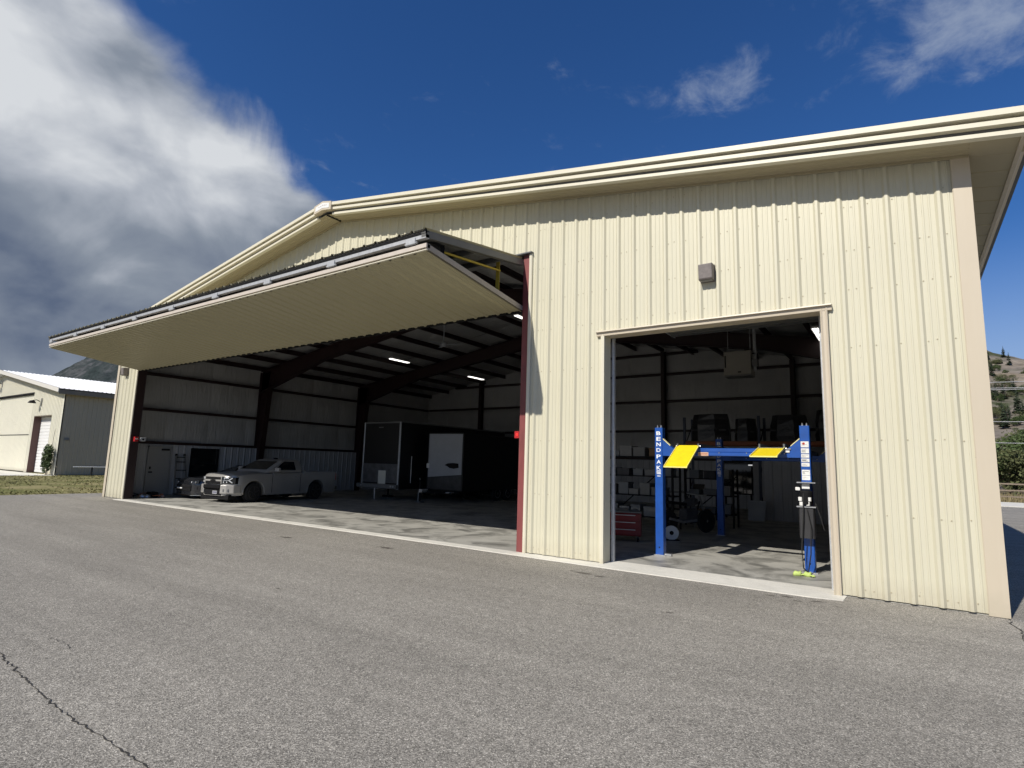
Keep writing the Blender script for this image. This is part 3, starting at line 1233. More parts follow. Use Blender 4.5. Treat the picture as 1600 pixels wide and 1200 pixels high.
    MB().bar((-7.70, -2.2, 5.52), (-7.72, -.42, 5.72), .035, .035).build('brace_rod', STRAPY, bf)
    MB().bar((-7.60, -2.35, 5.40), (-7.60, -2.35, 5.62), .08, .10).build('roller_bracket', BLACK, bf)
    MB().cbox(-7.95, -7.55, -2.75, -2.45, 5.41, 5.50, .02).build('latch_gear', BLACK, bf)
    return R


HANGAR = hangar()
#@@PART3

# ------------------------------------------------------------------ fittings on the hangar
def wall_pack(x, z, label, s=1.0):
    T = thing('wall_lamp', label, 'lamp', (x, -.03, z), group='wall lamps on the hangar front')
    m = MB()
    w, h, d = .118 * s, .14 * s, .17 * s
    m.loft([[(-w, -.005, -h), (w, -.005, -h), (w, -.005, h), (-w, -.005, h)],
            [(-w, -d * .75, -h * .98), (w, -d * .75, -h * .98), (w, -d * .85, h * .98), (-w, -d * .85, h * .98)],
            [(-w * .94, -d * .86, -h * .80), (w * .94, -d * .86, -h * .80), (w * .94, -d, h * .90), (-w * .94, -d, h * .90)]])
    m.build('housing', LAMPB, T, bevel=.008)
    MB().box(-w * .8, w * .8, -d * .62, -d * .12, -h - .006, -h + .002).build('lens', M('lamp_lens', (0.25, 0.25, 0.24), 0.3), T)
    MB().box(-w * 1.02, w * 1.02, -.004, .03, -h * 1.06, h * 1.04).build('back_plate', LAMPB, T)
    return T


wall_pack(-3.572, 5.05, 'square brown wall lamp above the smaller open doorway')
wall_pack(-26.35, 4.93, 'dark wall lamp on the narrow strip left of the wide doorway', 1.1)

T = thing('door_sensor', 'red safety box with grey switch on the left maroon door post', 'sensor', (-25.33, .16, 2.27))
MB().cbox(0, .11, -.07, .07, -.09, .09, .015).build('housing', REDBOX, T)
MB().box(.112, .118, -.04, .04, -.01, .03).build('sticker', LABELW, T)
MB().cbox(-.02, .10, .15, .32, -.07, .07, .012).build('switch_box', GALV, T)
MB().cbox(.100, .112, .20, .27, -.035, .035, .006).build('switch_plate', BLACK, T)
MB().tube([(.04, .06, 0), (.04, .16, 0)], .012, 6).build('conduit', GALV, T)
T = thing('door_sensor', 'small red sensor light on the right maroon door post', 'sensor', (-7.41, .06, 2.32))
MB().cbox(-.13, 0, -.05, .05, -.07, .07, .012).build('housing', REDBOX, T)
MB().lathe([(-.056, .02), (-.05, .028), (-.045, .03)], 'Y', (-.06, 0, .0), 10).build('lens', M('red_lens', (0.7, 0.03, 0.03), 0.2, emit=(1, .05, .03), estr=.5), T)


def strip_light(x, y0, y1, label, tilt=0.0, drop=.42):
    z = ztop(x) - drop
    T = thing('ceiling_light', label, 'light', (x, (y0 + y1) / 2, z), group='strip lights under the hangar roof')
    L_ = (y1 - y0) / 2
    MB().prism([(-.12, 0.03), (.12, 0.03), (.08, .09), (-.08, .09)], 1, -L_, L_).build('housing', WHITEP, T)
    for dx in (-.07, 0, .07):
        MB().tube([(dx, -L_ + .03, .012), (dx, L_ - .03, .012)], .018, 8).build('tube', LIGHTE, T)
    for yy in (-L_ * .8, L_ * .8):
        MB().tube([(0, yy, .08), (0, yy, drop - .02)], .006, 5).build('hanger', GALV, T)


strip_light(-21.4, 9.3, 10.6, 'lit strip light hanging in the middle of the visible ceiling above the black trailer')
strip_light(-21.4, 15.4, 16.8, 'lit strip light hanging far back near the rear wall of the wide bay')
strip_light(-13.95, 9.2, 10.0, 'lit strip light partly hidden behind the right end of the raised door')
strip_light(-3.08, 10.1, 12.3, 'lit fluorescent fixture at the top right corner of the smaller doorway')

T = thing('ceiling_fan', 'pale ceiling fan hanging between the roof purlins over the wide bay', 'fan', (-17.0, 8.25, 6.72))
MB().tube([(0, 0, .1), (0, 0, .98)], .022, 8).build('rod', WHITED, T)
MB().lathe([(-.10, .05), (-.06, .13), (.05, .14), (.10, .06)], 'Z', (0, 0, 0), 16).build('motor', WHITED, T)
for k in range(3):
    a = k * 2.094 + .4
    c, s_ = math.cos(a), math.sin(a)
    MB().bar((c * .14, s_ * .14, -.01), (c * .78, s_ * .78, .01), .13, .012).build('blade', WHITED, T)

# unit heater in the small bay
T = thing('unit_heater', 'beige box heater hung from the roof inside the smaller bay', 'heater', (-5.42, 10.0, 4.9))
MB().cbox(-.43, .43, 0, .62, 0, .80, .02).build('cabinet', M('beige_cabinet', (0.30, 0.28, 0.24), 0.5, var=.05), T)
MB().box(-.40, -.36, -.012, .0, .25, .66).build('louvre', BLACK, T)
MB().box(.02, .12, -.01, 0, .06, .10).build('badge', BLACK, T)
MB().box(-.42, .42, -.006, .6, -.05, -.004).build('base_tray', GREYP, T)
for x in (-.36, .36):
    MB().tube([(x, .3, .8), (x, .3, 1.75)], .012, 6).build('hanger', GALV, T)
MB().tube([(.52, .2, .1), (.52, .2, 1.7)], .05, 10).build('flue', GALV, T)
MB().tube([(.62, .15, .15), (.62, .15, .7), (.45, .15, .7)], .025, 8).build('gas_pipe', BLACK, T)
MB().cbox(.44, .62, .08, .3, .25, .5, .01).build('control_box', GREYP, T)


# ------------------------------------------------------------------ lettering
def letters(lines, face_y, x, mat, name, parent):
    """characters stacked on a face that looks towards -Y; lines = (char, z, height, width)"""
    mb = MB()
    for ch, z, h, wd in lines:
        cu = bpy.data.curves.new('t', 'FONT')
        cu.body = ch
        cu.align_x = 'CENTER'
        cu.size = 1.0
        cu.offset = 0.022
        cu.resolution_u = 2
        to = bpy.data.objects.new('t', cu)
        COL.objects.link(to)
        dg = bpy.context.evaluated_depsgraph_get()
        me = bpy.data.meshes.new_from_object(to.evaluated_get(dg))
        co = np.array([v.co[:] for v in me.vertices])
        lo, hi = co.min(0), co.max(0)
        s_ = (hi - lo)
        vs = [(x + (c[0] - (lo[0] + hi[0]) / 2) / max(s_[0], 1e-6) * wd, face_y, z + (c[1] - (lo[1] + hi[1]) / 2) / max(s_[1], 1e-6) * h) for c in co]
        mb.add(vs, [tuple(p.vertices) for p in me.polygons])
        bpy.data.objects.remove(to)
        bpy.data.curves.remove(cu)
        bpy.data.meshes.remove(me)
    return mb.build(name, mat, parent)


# ------------------------------------------------------------------ four post lift
def lift():
    R = thing('car_lift', 'blue four-post car lift with yellow approach ramps in the smaller doorway', 'car lift', (-3.745, 4.0, 0), world=True)
    PX = (-5.09, -2.41)
    PY = (1.75, 6.3)
    H = 2.545
    LET = M('white_lettering', (0.82, 0.84, 0.86), 0.5)
    for y in PY:
        for x in PX:
            inn = 1 if x < -4 else -1
            m = MB()
            # channel post, closed towards the outside
            poly = [(-.08, -.075), (.08, -.075), (.08, .075), (-.08, .075)]
            ch = [(x - .08, y - .075), (x - .08 + .012, y - .083), (x + .08 - .012, y - .083), (x + .08, y - .075), (x + .08, y + .075), (x - .08, y + .075)]
            m.prism(ch, 2, .02, H)
            po = m.build('post', BLUE, R)
            MB().box(x - .12, x + .12, y - .12, y + .12, .006, .022).build('base_plate', ALU, po)
            m = MB()
            for bx in (-.035, .035):
                m.tube([(x + bx, y - .03, H), (x + bx, y - .03, H + .05)], .011, 8)
                m.lathe([(H + .004, .02), (H + .018, .02)], 'Z', (x + bx, y - .03, 0), 6)
            m.build('top_bolt', ALU, po)
            MB().lathe([(-.004, .012), (0, .016)], 'Y', (x, y - .083, .16), 12).build('bolt_hole', BLACK, po)
            if x < -4:
                zs = (2.43, 2.315, 2.204, 2.088, 1.958, 1.85, 1.73)
                letters([(c, z, .078, .092) for c, z in zip('BENDPAK', zs)], y - .0845, x, LET if y < 3 else LABELW, 'lettering', po)
                m = MB()
                for k, (zz, hw) in enumerate(((1.668, .045), (1.640, .04), (1.612, .045))):
                    m.box(x - hw, x + hw, y - .0848, y - .0842, zz - .008, zz + .008)
                m.box(x - .045, x - .028, y - .0848, y - .0842, 1.612, 1.668)
                m.box(x - .035, x + .035, y - .0848, y - .0842, 1.557, 1.572)
                m.build('emblem', LET, po)
    # anchor bolts beside the front left post
    MB().cbox(-4.99, -4.86, 1.68, 1.76, .006, .05, .01).build('anchor_block', ALU, R)
    # cross beams with end brackets
    for y in PY:
        m = MB()
        m.cbox(-4.86, -2.62, y - .06, y + .06, 1.985, 2.055, .008)
        m.cbox(-4.86, -2.62, y - .045, y + .06, 2.055, 2.135, .01)
        cb = m.build('crossbeam', BLUE, R)
        for sgn, xo in ((1, -5.01), (-1, -2.49)):
            x1 = xo + sgn * .22
            m = MB()
            m.prism([(xo, 1.975), (x1, 1.975), (x1, 2.12), (xo + sgn * .16, 2.17), (xo, 2.30)], 1, y - .068, y + .07)
            br = m.build('end_bracket', BLUE, cb)
            m = MB()
            m.loft([[(xo + sgn * .005, yy, 2.306), (xo + sgn * .005, yy, 2.325), (xo + sgn * .155, yy, 2.19), (xo + sgn * .155, yy, 2.172)] for yy in (y - .07, y + .0)])
            m.build('bracket_cap', M('pale_yellow_cap', (0.72, 0.66, 0.35), 0.5), cb)
        m = MB()
        for bx in (-4.4, -3.9, -3.4, -2.75):
            m.lathe([(-.008, .008), (0, .013)], 'Y', (bx, y - .06, 2.045), 8)
        m.build('rivet', ALU, cb)
    # warning plate on the front beam
    MB().box(-4.30, -4.10, 1.684, 1.689, 1.985, 2.055).build('warning_plate', M('warning_plate', (0.62, 0.42, 0.30), 0.5, var=.1, scale=30), R)
    m = MB()
    for k in range(9):
        m.box(-4.285 + k * .02, -4.273 + k * .02, 1.682, 1.6835, 2.022, 2.04)
        m.box(-4.285 + k * .02, -4.271 + k * .02, 1.682, 1.6835, 1.999, 2.009)
    m.build('warning_print', M('orange_print', (0.42, 0.12, 0.04), 0.6), R)
    # runways
    for x0, x1, zb, name in ((-4.715, -4.27, 1.753, 'left'), (-3.18, -2.735, 1.972, 'right')):
        m = MB()
        m.cbox(x0, x1, 1.64, 6.42, 2.137, 2.155, .004)
        m.box(x0, x0 + .03, 1.66, 6.40, 2.142, 2.22)
        m.box(x1 - .03, x1, 1.66, 6.40, 2.142, 2.22)
        for k in range(9):
            m.box(x0 + .03, x1 - .03, 1.9 + k * .5, 1.95 + k * .5, 2.150, 2.165)
        rw = m.build('runway', M('runway_grey', (0.10, 0.105, 0.11), 0.6, var=.15), R)
        zt = 2.19 if name == 'left' else 2.155
        m = MB()
        n = 14
        y0, y1 = .90, 1.70
        rows = []
        for k in range(n + 1):
            t = k / n
            rows.append([(x0, y0 + (y1 - y0) * t, zb + (zt - zb) * t), (x1, y0 + (y1 - y0) * t, zb + (zt - zb) * t),
                         (x1, y0 + (y1 - y0) * t, zb + (zt - zb) * t - .012), (x0, y0 + (y1 - y0) * t, zb + (zt - zb) * t - .012)])
        m.loft(rows)
        rp = m.build('ramp', YELLOW, R)
        m = MB()
        for xx in (x0, x1 - .012):
            m.loft([[(xx, y, z), (xx + .012, y, z), (xx + .012, y, z + .016), (xx, y, z + .016)] for y, z in ((y0, zb + .001), (y1, zt + .001))])
        m.loft([[(x, y0 - .006, zb - .014), (x, y0 + .012, zb - .014), (x, y0 + .012, zb + .008), (x, y0 - .006, zb + .008)] for x in (x0, x1)])
        m.build('ramp_edge', M('pale_yellow_edge', (0.82, 0.72, 0.20), 0.5), rp)
        m = MB()
        for k in range(40):
            xx, t = random.uniform(x0 + .04, x1 - .04), random.uniform(.06, .94)
            yy, zz = y0 + (y1 - y0) * t, zb + (zt - zb) * t
            m.box(xx, xx + random.uniform(.004, .03), yy, yy + .004, zz - .001, zz + .0015)
        m.build('scuff', M('scuff_mark', (0.35, 0.27, 0.03), 0.8), rp, kind='stuff')
        MB().tube([(x0 - .02, 1.70, zt - .02), (x1 + .02, 1.70, zt - .02)], .016, 8).build('ramp_hinge', ALU, rp)
    # cable sheaves at right bracket
    MB().cbox(-2.735, -2.66, 1.66, 1.70, 2.06, 2.10, .008).build('sheave_block', LABELW, R)
    MB().cbox(-2.74, -2.64, 1.655, 1.69, 2.115, 2.14, .006).build('sheave_block', ALU, R)
    # stickers on the right post
    x, y = -2.41, 1.6645
    zz = [2.265, 2.142, 2.040, 1.962, 1.885, 1.765, 1.665]
    hh = [.105, .088, .062, .062, .062, .095, .078]
    for k, (z, h) in enumerate(zip(zz, hh)):
        st = MB().box(x - .066, x + .062, y - .002, y, z - h, z).build('sticker', LABELW, R)
        m = MB()
        if k == 0:
            m.lathe([(-.0008, .022), (0, .022)], 'Y', (x - .02, y - .0022, z - .04), 14)
            m.build('sticker_symbol', LABELR, st)
            m = MB()
        for r in range(3):
            wv = random.uniform(.03, .10)
            m.box(x - .055, x - .055 + wv, y - .003, y - .0022, z - h * (.32 + .2 * r) - .004, z - h * (.32 + .2 * r) + .003)
        m.build('sticker_print', LABELD if k % 2 else M('faded_print', (0.45, .42, .4), .6), st)
    # hydraulic power unit and controls on the right post
    pu = MB().cbox(-2.53, -2.29, 1.50, 1.655, .60, 1.12, .02).build('power_unit_tank', M('tank_black', (0.03, 0.03, 0.032), 0.45, var=.2), R)
    MB().lathe([(0, .09), (.02, .1), (.22, .1), (.25, .07)], 'Z', (-2.41, 1.56, 1.16), 16).build('motor', BLACK, pu)
    MB().box(-2.56, -2.26, 1.48, 1.66, 1.12, 1.14).build('mount_plate', ALU, pu)
    MB().box(-2.54, -2.25, 1.47, 1.665, 1.535, 1.552).build('mount_plate', ALU, pu)
    MB().cbox(-2.47, -2.35, 1.54, 1.60, 1.43, 1.53, .01).build('switch_box', LABELW, pu)
    MB().cbox(-2.575, -2.505, 1.56, 1.63, 1.40, 1.46, .01).build('release_handle', LABELW, pu)
    for dx, dz in ((-.085, .12), (.055, .12), (-.07, .04), (.03, .045), (.0, .19)):
        MB().cbox(-2.41 + dx - .03, -2.41 + dx + .03, 1.47, 1.53, 1.14 + dz - .03, 1.14 + dz + .035, .012).build('fitting', LABELW if dz < .15 else ALU, pu)
    MB().tube([(-2.44, 1.47, 1.36), (-2.46, 1.45, .9), (-2.50, 1.46, .4), (-2.49, 1.5, .1), (-2.44, 1.58, .03)], .011, 6).build('hose', CABLE, pu)
    MB().tube([(-2.40, 1.46, 1.10), (-2.34, 1.42, .8), (-2.36, 1.44, .35), (-2.42, 1.50, .04)], .010, 6).build('hose', CABLE, pu)
    MB().tube([(-2.28, 1.6, 1.2), (-2.20, 1.58, .95), (-2.16, 1.6, .75)], .009, 6).build('hose', CABLE, pu)
    return R


lift()

# gloves on the floor by the right post
T = thing('work_gloves', 'yellow-green work gloves lying on the floor at the right lift post', 'gloves', (-2.47, 1.25, .004))
for gx, gy, ga in ((-.07, .0, .4), (.08, .02, -.3)):
    m = MB()
    ca, sa = math.cos(ga), math.sin(ga)
    def P_(a, b, z):
        return (gx + ca * a - sa * b, gy + sa * a + ca * b, z)
    m.loft([[P_(t, -.04 * w, .002), P_(t, .04 * w, .002), P_(t, .034 * w, .055 * h), P_(t, 0, .075 * h), P_(t, -.034 * w, .052 * h)]
            for t, w, h in ((-.08, .75, .6), (-.05, .95, 1.1), (.0, 1.05, .9), (.04, 1.0, 1.2))])
    for k in range(4):
        o = -.032 + k * .021
        m.tube([P_(.03, o, .02), P_(.07, o * 1.15, .03), P_(.105 - abs(k - 1.5) * .008, o * 1.3, .014)], .0095, 6)
    m.tube([P_(-.02, .04, .018), P_(.02, .065, .02), P_(.045, .07, .012)], .010, 6)
    m.build('glove', GREENY, T, smooth=True)


# ------------------------------------------------------------------ vehicles
def wheel(parent, x, y, r, w, side, rim_mat, name='wheel'):
    m = MB()
    s_ = side
    pr = [(-w / 2, r * .66), (-w / 2, r * .93), (-w / 2 + .03, r), (w / 2 - .03, r), (w / 2, r * .93), (w / 2, r * .66)]
    m.lathe(pr, 'X', (x, y, r), 32)
    wh = m.build(name, RUBBER, parent, smooth=False)
    m = MB()
    f = x + s_ * (w / 2 + .004)
    m.lathe([(-.02, r * .67), (.004, r * .67), (.008, r * .62), (-.03, r * .60), (-.05, r * .16), (-.015, r * .13), (-.012, .01)] if s_ > 0 else
            [(.02, r * .67), (-.004, r * .67), (-.008, r * .62), (.03, r * .60), (.05, r * .16), (.015, r * .13), (.012, .01)], 'X', (f, y, r), 28)
    for k in range(5):
        a = k * 2 * math.pi / 5 + .3
        m.bar((f - s_ * .012, y + math.cos(a) * r * .12, r + math.sin(a) * r * .12), (f - s_ * .008, y + math.cos(a) * r * .63, r + math.sin(a) * r * .63), .035, r * .14, (1, 0, 0))
    m.build('rim', rim_mat, wh)
    return wh


def ring_from_half(y, pts):
    return [(x, y, z) for x, z in pts] + [(-x, y, z) for x, z in pts[::-1] if x > 1e-6]


def pickup():
    R = thing('pickup_truck', 'silver single-cab pickup truck parked nose out at the left of the wide doorway', 'pickup truck',
              (-22.68, 4.38, .004), math.atan2(-.12, -.993))
    wy = (1.60, -1.48)
    wr = .365
    ys = sorted(set([round(v, 3) for v in np.linspace(-2.6, 2.6, 45)] + [round(c + d, 3) for c in wy for d in np.linspace(-.47, .47, 15)] + [-.741, -.739, .739, .741, 2.56, 2.52]))

    def sec(y):
        zb = .25
        for c in wy:
            if abs(y - c) < .47:
                zb = max(zb, .36 + math.sqrt(max(0, .47 ** 2 - (y - c) ** 2)) * .98)
        wx = 1.0
        if y > 2.0:
            wx = 1.0 - .45 * ((y - 2.0) / .6) ** 2.5
        if y < -2.3:
            wx = 1.0 - .03 * ((-2.3 - y) / .3) ** 2
        zs = max(zb + .03, .62)
        if y > .74:
            t = (y - .74) / 1.86
            zt = 1.115 - .085 * t ** 1.5 - .11 * max(0, (t - .86) / .14) ** 2
            return [(0, zb), (wx * .90, zb), (wx * .975, zb + .02), (wx, zs), (wx * .985, max(zs + .02, zt - .13)), (wx * .945, zt - .035), (wx * .80, zt + .012), (wx * .5, zt + .04), (0, zt + .045)]
        if y > -.74:
            zt = 1.13
            return [(0, zb), (wx * .90, zb), (wx * .975, zb + .02), (wx, zs), (wx * .99, zt - .12), (wx * .965, zt - .03), (wx * .90, zt), (wx * .5, zt), (0, zt)]
        zt = 1.165
        return [(0, zb), (wx * .90, zb), (wx * .975, zb + .02), (wx, zs), (wx * .995, zt - .06), (wx * .985, zt), (wx * .89, zt), (wx * .88, .95), (0, .95)]
    m = MB()
    m.loft([ring_from_half(y, sec(y)) for y in ys])
    body = m.build('body', TRUCKP, R, smooth=True)
    es = body.modifiers.new('split', 'EDGE_SPLIT')
    es.split_angle = math.radians(32)
    # cab
    m = MB()
    def cab(z, yf, yr, w):
        yf, yr = yf + .08, yr + .02
        return [(w, yf - .10, z), (w * .86, yf, z), (-w * .86, yf, z), (-w, yf - .10, z), (-w, yr, z), (w, yr, z)]
    m.loft([cab(1.12, 1.02, -.70, .955), cab(1.22, .90, -.705, .94), cab(1.58, .22, -.66, .80), cab(1.635, .06, -.62, .74), cab(1.655, -.06, -.52, .60)])
    m.build('cab', TRUCKP, R, bevel=.02)

    def quadslab(pts, t, mat, name, par):
        a, b, c, d = [Vector(p) for p in pts]
        n = (b - a).cross(d - a).normalized() * t
        mm = MB()
        mm.loft([[tuple(p) for p in (a, b, c, d)], [tuple(p + n) for p in (a, b, c, d)]])
        return mm.build(name, mat, par)
    quadslab([(-.77, .955, 1.245), (.77, .955, 1.245), (.65, .365, 1.565), (-.65, .365, 1.565)], .012, GLASS, 'windscreen', R)
    for s_ in (1, -1):
        p = [(s_ * .943, .70, 1.225), (s_ * .943, -.36, 1.225), (s_ * .822, -.34, 1.555), (s_ * .822, .17, 1.555)]
        if s_ < 0:
            p = [p[1], p[0], p[3], p[2]]
        quadslab(p, .012, GLASS, 'side_window', R)
        # door seam and handle
        m = MB()
        for yy in (.80, -.60):
            m.box(s_ * .992, s_ * 1.002, yy - .006, yy + .006, .34, 1.06)
        m.build('door_seam', BLACK, R)
        MB().cbox(min(s_ * .99, s_ * 1.03), max(s_ * .99, s_ * 1.03), -.50, -.30, .95, 1.0, .01).build('door_handle', TRUCKP, R)
        m = MB()
        m.cbox(min(s_ * .97, s_ * 1.22), max(s_ * .97, s_ * 1.22), .62, .72, 1.16, 1.32, .02)
        mi = m.build('wing_mirror', TRUCKP, R, bevel=.02)
        # wheel arch lips
        for c in wy:
            m = MB()
            pts = [(s_ * .985, c + .485 * math.cos(a), .36 + .475 * math.sin(a)) for a in np.linspace(-.12, math.pi + .12, 18)]
            m.tube(pts, .022, 6)
            m.build('arch_lip', TRUCKP, R, smooth=True)
        for c in wy:
            wheel(R, s_ * .86, c, wr, .26, s_, M('dark_alloy', (.03, .03, .032), .35))
        # headlight with bright elements
        x0, x1 = (.575, .865) if s_ > 0 else (-.865, -.575)
        m = MB()
        xi, xo = s_ * .49, s_ * .93
        m.loft([[(xi, 2.50, .70), (xi, 2.50, .945), (xo, 2.25, .935), (xo, 2.25, .69)], [(xi, 2.640, .70), (xi, 2.632, .945), (xo, 2.385, .93), (xo, 2.39, .69)]])
        hl = m.build('headlight', GLASS, R)
        def on(a, z, d=.006):
            t = (abs(a) - .49) / .44
            return (s_ * abs(a), 2.640 - .25 * t + d, z)
        LE = M('lamp_reflector', (0.80, 0.82, 0.84), 0.2, 0.6)
        for (a0, z0, a1, z1, th) in ((.58, .90, .72, .895, .035), (.72, .82, .84, .915, .035), (.72, .82, .84, .735, .035), (.53, .82, .72, .82, .014)):
            MB().bar(on(a0, z0), on(a1, z1), .012, th).build('light_guide', LE, hl)
        for a in (.56, .66):
            pp = on(a, .755)
            MB().lathe([(-.01, .012), (.0, .033), (.008, .028)], 'Y', pp, 12).build('lens', LE, hl)
        MB().lathe([(-.01, .015), (.0, .038), (.006, .03)], 'Y', on(.58, .885), 12).build('lens', M('lamp_lens_dim', (.3, .32, .34), .2), hl)
        # bumper corner
        m = MB()
        m.loft([[(s_ * .47, 2.40, .30), (s_ * .47, 2.40, .665), (s_ * .47, 2.675, .655), (s_ * .47, 2.675, .33)],
                [(s_ * .70, 2.30, .30), (s_ * .70, 2.30, .665), (s_ * .72, 2.60, .655), (s_ * .72, 2.60, .33)],
                [(s_ * .90, 2.15, .31), (s_ * .90, 2.15, .66), (s_ * .925, 2.44, .65), (s_ * .925, 2.43, .34)],
                [(s_ * .96, 2.05, .33), (s_ * .96, 2.05, .65), (s_ * .985, 2.22, .64), (s_ * .985, 2.20, .36)]])
        bc = m.build('bumper_corner', TRUCKP, R, bevel=.025)
        m = MB()
        m.loft([[(s_ * .60, 2.55, .40), (s_ * .60, 2.55, .50), (s_ * .80, 2.45, .50), (s_ * .80, 2.45, .40)], [(s_ * .60, 2.645, .40), (s_ * .60, 2.645, .50), (s_ * .80, 2.550, .50), (s_ * .80, 2.550, .40)]])
        m.build('fog_lamp', DGREY, bc)
        # tail light
        MB().cbox(min(s_ * .84, s_ * .99), max(s_ * .84, s_ * .99), -2.62, -2.58, .80, 1.10, .01).build('tail_light', REDP, R)
    # grille: two dark slots with a bar and emblem
    g = MB().cbox(-.485, .485, 2.48, 2.640, .672, .965, .02).build('grille', TRUCKP, R, bevel=.012)
    for z0, z1 in ((.842, .940), (.684, .782)):
        MB().box(-.44, .44, 2.60, 2.6445, z0, z1).build('grille_slot', BLACK, g)
        mm = MB()
        for k in range(3):
            z = z0 + (z1 - z0) * (k + .5) / 3
            mm.box(-.435, .435, 2.6445, 2.648, z - .005, z + .005)
        mm.build('grille_mesh', BLACK, g)
    m = MB()
    m.prism([(-.15, .785), (-.05, .785), (-.05, .765), (.05, .765), (.06, .785), (.15, .785), (.13, .835), (.05, .835), (.05, .857), (-.05, .857), (-.06, .835), (-.13, .835)], 1, 2.639, 2.660)
    m.build('emblem', BLACK, g)
    MB().cbox(-.475, .475, 2.44, 2.690, .50, .652, .03).build('bumper_centre', M('dark_bumper', (.010, .010, .011), .8, spec=.1), R)
    MB().cbox(-.475, .475, 2.40, 2.62, .26, .50, .02).build('lower_intake', BLACK, R)
    MB().cbox(-.80, .80, 2.20, 2.54, .10, .30, .03).build('air_dam', BLACK, R)
    pl = MB().box(-.26, .0, 2.622, 2.628, .31, .43).build('licence_plate', M('plate_grey', (.30, .30, .31), .5), R)
    m = MB()
    for k in range(6):
        m.box(-.24 + k * .037, -.215 + k * .037, 2.628, 2.630, .345, .40)
    m.build('plate_characters', M('plate_blue', (0.12, 0.12, 0.2), .6), pl)
    MB().box(-.95, .95, 2.2, 2.36, 1.0, 1.001).build('hood_seam', BLACK, R)
    MB().cbox(-.98, .98, -2.68, -2.56, .38, .55, .03).build('rear_bumper', CHROME, R)
    MB().box(-.86, .86, -2.615, -2.58, .62, 1.15).build('tailgate', TRUCKP, R)
    MB().cbox(-.05, .05, -.16, -.02, 1.655, 1.70, .01).build('roof_antenna', BLACK, R)


pickup()


def sports_car():
    R = thing('sports_car', 'low black car parked behind the left front corner of the silver pickup', 'car', (-24.98, 4.12, .004), math.pi + .07)
    ys = list(np.linspace(-2.2, 2.2, 41))
    wy = (1.32, -1.28)
    ys = sorted(set([round(v, 3) for v in ys] + [round(c + d, 3) for c in wy for d in np.linspace(-.38, .38, 11)]))

    def sec(y):
        zb = .17
        for c in wy:
            if abs(y - c) < .38:
                zb = max(zb, .32 + math.sqrt(max(0, .38 ** 2 - (y - c) ** 2)))
        wx = .92
        if y > 1.6:
            wx = .92 - .40 * ((y - 1.6) / .6) ** 2.5
        if y < -1.8:
            wx = .92 - .08 * ((-1.8 - y) / .4) ** 2
        t = (y - .6) / 1.6
        zt = .92 - .17 * max(0, t) ** 1.4 - .10 * max(0, (t - .85) / .15) ** 2 if y > .6 else .93
        zs = max(zb + .02, .52)
        return [(0, zb), (wx * .9, zb), (wx * .98, zb + .02), (wx, zs), (wx * .99, max(zs + .02, zt - .13)), (wx * .93, max(zs + .03, zt - .045)), (wx * .75, max(zs + .035, zt)), (wx * .4, max(zs + .04, zt + .03)), (0, max(zs + .04, zt + .035))]
    m = MB()
    m.loft([ring_from_half(y, sec(y)) for y in ys])
    b = m.build('body', CARP, R, smooth=True)
    es = b.modifiers.new('split', 'EDGE_SPLIT')
    es.split_angle = math.radians(35)
    m = MB()
    def cab(z, yf, yr, w):
        return [(w, yf - .15, z), (w * .8, yf, z), (-w * .8, yf, z), (-w, yf - .15, z), (-w, yr, z), (w, yr, z)]
    m.loft([cab(.90, .62, -1.55, .84), cab(1.05, .35, -1.35, .78), cab(1.25, -.12, -.95, .64), cab(1.30, -.30, -.75, .5)])
    m.build('cabin', GLASS, R, bevel=.03)
    MB().loft([[(x, y, z) for x, y, z in ((-.52, -.25, 1.302), (.52, -.25, 1.302), (.52, -.78, 1.302), (-.52, -.78, 1.302))],
               [(x, y, z) for x, y, z in ((-.48, -.30, 1.325), (.48, -.30, 1.325), (.48, -.74, 1.325), (-.48, -.74, 1.325))]]).build('roof', CARP, R)
    for s_ in (1, -1):
        for c in wy:
            wheel(R, s_ * .80, c, .32, .24, s_, ALU)
        m = MB()
        m.loft([[(s_ * .34, 2.02, .60), (s_ * .34, 2.02, .70), (s_ * .72, 1.85, .73), (s_ * .72, 1.85, .62)], [(s_ * .34, 2.225, .58), (s_ * .34, 2.20, .68), (s_ * .76, 2.06, .725), (s_ * .76, 2.08, .60)]])
        hl = m.build('headlight', GLASS, R)
        MB().lathe([(0, .012), (.02, .055), (.03, .03)], 'Y', (s_ * .62, 2.112, .66), 14).build('lens', CHROME, hl)
        MB().lathe([(0, .012), (.02, .035), (.03, .02)], 'Y', (s_ * .46, 2.178, .64), 14).build('lens', CHROME, hl)
        MB().cbox(min(s_ * .90, s_ * 1.05), max(s_ * .90, s_ * 1.05), .42, .54, .92, 1.02, .02).build('wing_mirror', CARP, R)
        MB().cbox(min(s_ * .58, s_ * .70), max(s_ * .58, s_ * .70), 2.0, 2.08, .36, .48, .01).build('intake', BLACK, R)
    g = MB().cbox(-.50, .50, 2.05, 2.225, .30, .54, .02).build('grille', BLACK, R)
    MB().box(-.45, .45, 2.226, 2.232, .43, .445).build('grille_bar', CHROME, g)
    MB().tube([(.05, 2.25, .40), (.36, 2.26, .41)], .026, 8).build('tow_strap', LABELW, g)
    MB().loft([[(x, y, .13) for x, y in ((-.88, 1.85), (-.62, 2.29), (.62, 2.29), (.88, 1.85))], [(x, y, .165) for x, y in ((-.88, 1.85), (-.62, 2.29), (.62, 2.29), (.88, 1.85))]]).build('front_splitter', CHROME, R)


sports_car()


